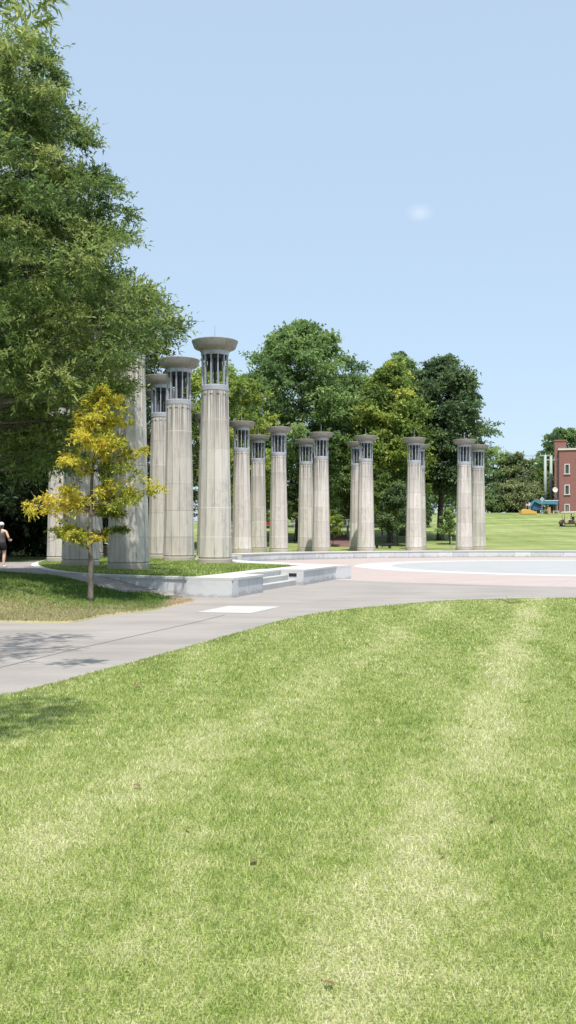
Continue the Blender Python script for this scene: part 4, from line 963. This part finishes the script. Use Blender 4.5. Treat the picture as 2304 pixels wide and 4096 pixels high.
def fence(x0, x1, y, h, lab, st=.14, mat='dark', post=2.4):
    g = tz((x0+x1)/2, y); root = empty('metal_fence', ((x0+x1)/2, y, g), lab, 'fence'); cx = (x0+x1)/2
    r_ = MB().box((0, 0, h-.05), (x1-x0, .04, .05)).box((0, 0, .12), (x1-x0, .04, .05)); n = int((x1-x0)/st)
    for k in range(n): x = x0-cx+(k+.5)*st; r_.box((x, 0, h/2), (.02, .02, h-.08))
    r_.build('railing', M[mat], root)
    for k in range(int((x1-x0)/post)+1): MB().box((x0-cx+k*post, 0, h/2), (.09, .09, h+.08)).build('post', M[mat], root)
fence(-1.6, 1.6, 119, 1.2, 'grey metal fence above the grass between the second and third front columns', mat='sign')
fence(5.2, 9.3, 119, 1.3, 'thin metal fence behind the bollards', mat='polegrn')
fence(9.0, 12.4, 88.5, 1.1, 'black railing between the two columns right of the brick steps', mat='dark')
fence(16.5, 21.0, 128, 1.2, 'pale rail on the slope behind the dark trunk', .6, 'sign', 1.5)
p = ((1533-CX)/F*87, 87); root = empty('planter_bench', (p[0], p[1], .53), 'low black bench box on the lawn right of the brick steps column', 'bench')
MB().box((0, 0, .42), (1.7, .6, .1)).build('seat', M['dark'], root, bevel=.01); MB().box((-.6, 0, .18), (.2, .5, .37)).build('leg', M['dark'], root); MB().box((.6, 0, .18), (.2, .5, .37)).build('leg', M['dark'], root)
p = ((1805-CX)/F*88, 88); root = empty('marker_post', (p[0], p[1], .55), 'thin pale marker post on the grass left of the rightmost column pair', 'post')
MB().tube([(0, 0, -.1), (0, 0, 1.05)], .035, 6).build('post', M['sign'], root); MB().lathe([(.05, 1.05), (.05, 1.12), (.01, 1.15)], 8).build('cap', M['trim'], root)
# red car
def car(u, D, lab):
    x = (u-CX)/F*D; root = empty('parked_car', (x, D, tz(x, D)), lab, 'car')
    MB().prism([(-2.1, .35), (-2.05, .8), (-1.3, .95), (-.7, 1.42), (.7, 1.42), (1.4, .98), (2.1, .9), (2.15, .35)], -.85, .85, 'y').build('body', M['redpaint'], root, bevel=.05)
    MB().prism([(-1.15, .97), (-.65, 1.36), (.62, 1.36), (1.2, 1.0)], -.87, -.855, 'y').build('side_window', M['glass'], root)
    for xx in (-1.35, 1.35):
        for y in (-.78, .78): 
            o = MB().tube([(xx, y-.1, .33), (xx, y+.1, .33)], .33, 18).build('wheel', M['rubber'], root); MB().tube([(xx, y-.11, .33), (xx, y+.11, .33)], .18, 10).build('rim', M['sign'], o)
car(1068, 122, 'red parked car glimpsed between the first front columns on the far wall')
root = empty('low_brick_wall', (-15.3, 66, .53), 'low pink brick wall behind the left columns', 'wall')
MB().box((0, 0, .2), (4.8, .35, .5)).build('wall_face', M['pinkbrick'], root); MB().box((0, 0, .49), (4.9, .45, .08)).build('coping', M['concrete'], root)

# ------------------------------------------------------------------ litter on the lawn
GL = [((345,1725), 'small tan leaf lying near the left edge of the front lawn', .4), ((640,2165), 'curled brown leaf in the grass left of the picture centre', 1.3), ((828,2476), 'pale orange dry leaf in the grass near the bottom edge', 2.4),
      ((1113,2152), 'twisted brown leaf beside the pale streak on the right', .9), ((470,2085), 'brown leaf on the dry grass left of centre', 2.0), ((345,1978), 'small orange leaf on the left part of the lawn', 3.0), ((1240,2062), 'dark brown leaf at the right of the pale streak', 1.1), ((535,1712), 'bent tan stem with leaf on the upper lawn', .2), ((925,1622), 'tiny tan leaf on the upper middle lawn', 1.9)]
for (u, v), lab, rz in GL:
    x, y = gp(u*1.59, v*1.59, .05); s = .022+.0032*y
    n = 7; vs = []; fs = []
    for i in range(n+1):
        t = i/n; w_ = math.sin(PI*t)**.8*.36; zc = .35*math.sin(PI*t)*.6
        vs += [((t-.5)*2, -w_, zc+.18*w_), ((t-.5)*2, 0, zc), ((t-.5)*2, w_, zc+.22*w_)]
    for i in range(n): fs += [(i*3, i*3+3, i*3+4, i*3+1), (i*3+1, i*3+4, i*3+5, i*3+2)]
    mb = MB().add([(a*s, b*s, c*s) for a, b, c in vs], fs); mb.tube([(s, 0, .0), (s*1.5, .1*s, .2*s)], .0016, 4)
    o = mb.build('fallen_leaf', M['dry'], smooth=True); o.location = (x, y, .055); o.rotation_euler = (random.uniform(-.3, .3), random.uniform(-.2, .2), rz); o.scale = (random.uniform(.7, 1.05), random.uniform(.7, 1.4), .6); tag(o, lab, 'leaf', 'dry leaves fallen on the front lawn')
x, y = gp(1280*1.59, 1517*1.59, .05)
o = MB().tube([(-.25, 0, .12), (0, 0, .03), (.2, .05, .02), (.45, 0, .06)], [.008, .012, .009, .004], 5).tube([(0, 0, .03), (-.05, .1, .2)], [.008, .003], 4).build('fallen_twig', M['twig']); o.location = (x, y, .04)
tag(o, 'forked brown twig at the top edge of the front lawn', 'twig')

# ------------------------------------------------------------------ light, sky, camera
sc = bpy.context.scene
EL, AZ = math.radians(66), math.radians(4)      # sun behind the camera, a little to the right
sd = Vector((math.cos(EL)*math.sin(AZ), -math.cos(EL)*math.cos(AZ), math.sin(EL)))
l = bpy.data.lights.new('sun', 'SUN'); l.energy = 4.4; l.angle = math.radians(.55); l.color = (1, .955, .88)
lo_ = bpy.data.objects.new('sun', l); col.objects.link(lo_); lo_.rotation_euler = sd.to_track_quat('Z', 'Y').to_euler()
wd = bpy.data.worlds.new('World'); sc.world = wd; wd.use_nodes = True; nt = wd.node_tree; nt.nodes.clear()
out = nt.nodes.new('ShaderNodeOutputWorld'); hz = nt.nodes.new('ShaderNodeMix'); hz.data_type = 'RGBA'; hz.inputs[0].default_value = .70; hz.inputs[7].default_value = (2.85, 3.62, 4.42, 1); bgn = nt.nodes.new('ShaderNodeBackground'); sky = nt.nodes.new('ShaderNodeTexSky')
sky.sky_type = 'NISHITA'; sky.sun_disc = False; sky.sun_elevation = EL; sky.sun_rotation = math.atan2(sd.x, sd.y); sky.air_density = 1.0; sky.dust_density = 1.6; sky.ozone_density = 1.3; sky.altitude = 150
bgn.inputs['Strength'].default_value = .15
# one faint wisp of cloud, thickened haze
def L(a, b): nt.links.new(a, b)
tc = nt.nodes.new('ShaderNodeTexCoord'); cd = Vector(((1680-CX)/F, 1, (HY-850)/F)).normalized()
mp = nt.nodes.new('ShaderNodeMapping'); mp.vector_type = 'POINT'; mp.inputs['Location'].default_value = (-cd.x, -cd.y, -cd.z); L(tc.outputs['Generated'], mp.inputs[0])
ns = nt.nodes.new('ShaderNodeTexNoise'); ns.inputs['Scale'].default_value = 28; ns.inputs['Detail'].default_value = 5; L(tc.outputs['Generated'], ns.inputs['Vector'])
ln = nt.nodes.new('ShaderNodeVectorMath'); ln.operation = 'LENGTH'
m2 = nt.nodes.new('ShaderNodeVectorMath'); m2.operation = 'MULTIPLY'; m2.inputs[1].default_value = (1, 1, 1.7); L(mp.outputs[0], m2.inputs[0]); L(m2.outputs[0], ln.inputs[0])
mr = nt.nodes.new('ShaderNodeMapRange'); mr.interpolation_type = 'SMOOTHSTEP'; mr.inputs[1].default_value = .018; mr.inputs[2].default_value = .0; L(ln.outputs['Value'], mr.inputs[0])
mu = nt.nodes.new('ShaderNodeMath'); mu.operation = 'MULTIPLY'; L(mr.outputs[0], mu.inputs[0]); mr.inputs[4].default_value = .6; L(ns.outputs['Fac'], mu.inputs[1])
mx = nt.nodes.new('ShaderNodeMix'); mx.data_type = 'RGBA'; L(mu.outputs[0], mx.inputs[0]); L(sky.outputs[0], hz.inputs[6]); L(hz.outputs[2], mx.inputs[6]); mx.inputs[7].default_value = (4.6, 4.9, 5.3, 1)
L(mx.outputs[2], bgn.inputs[0]); L(bgn.outputs[0], out.inputs[0])

cam = bpy.data.cameras.new('camera'); co = bpy.data.objects.new('camera', cam); col.objects.link(co)
co.location = (0, 0, H0); co.rotation_euler = (PI/2, 0, 0); cam.sensor_fit = 'VERTICAL'; cam.sensor_height = 36; cam.sensor_width = 36; cam.lens = F/4096*36
cam.shift_y = 99/4096; cam.clip_start = .05; cam.clip_end = 5000
sc.camera = co
sc.view_settings.view_transform = 'Standard'; sc.view_settings.look = 'None'; sc.view_settings.exposure = .52; sc.view_settings.gamma = 1
sc.render.engine = 'CYCLES'; sc.cycles.max_bounces = 6; sc.cycles.transparent_max_bounces = 4
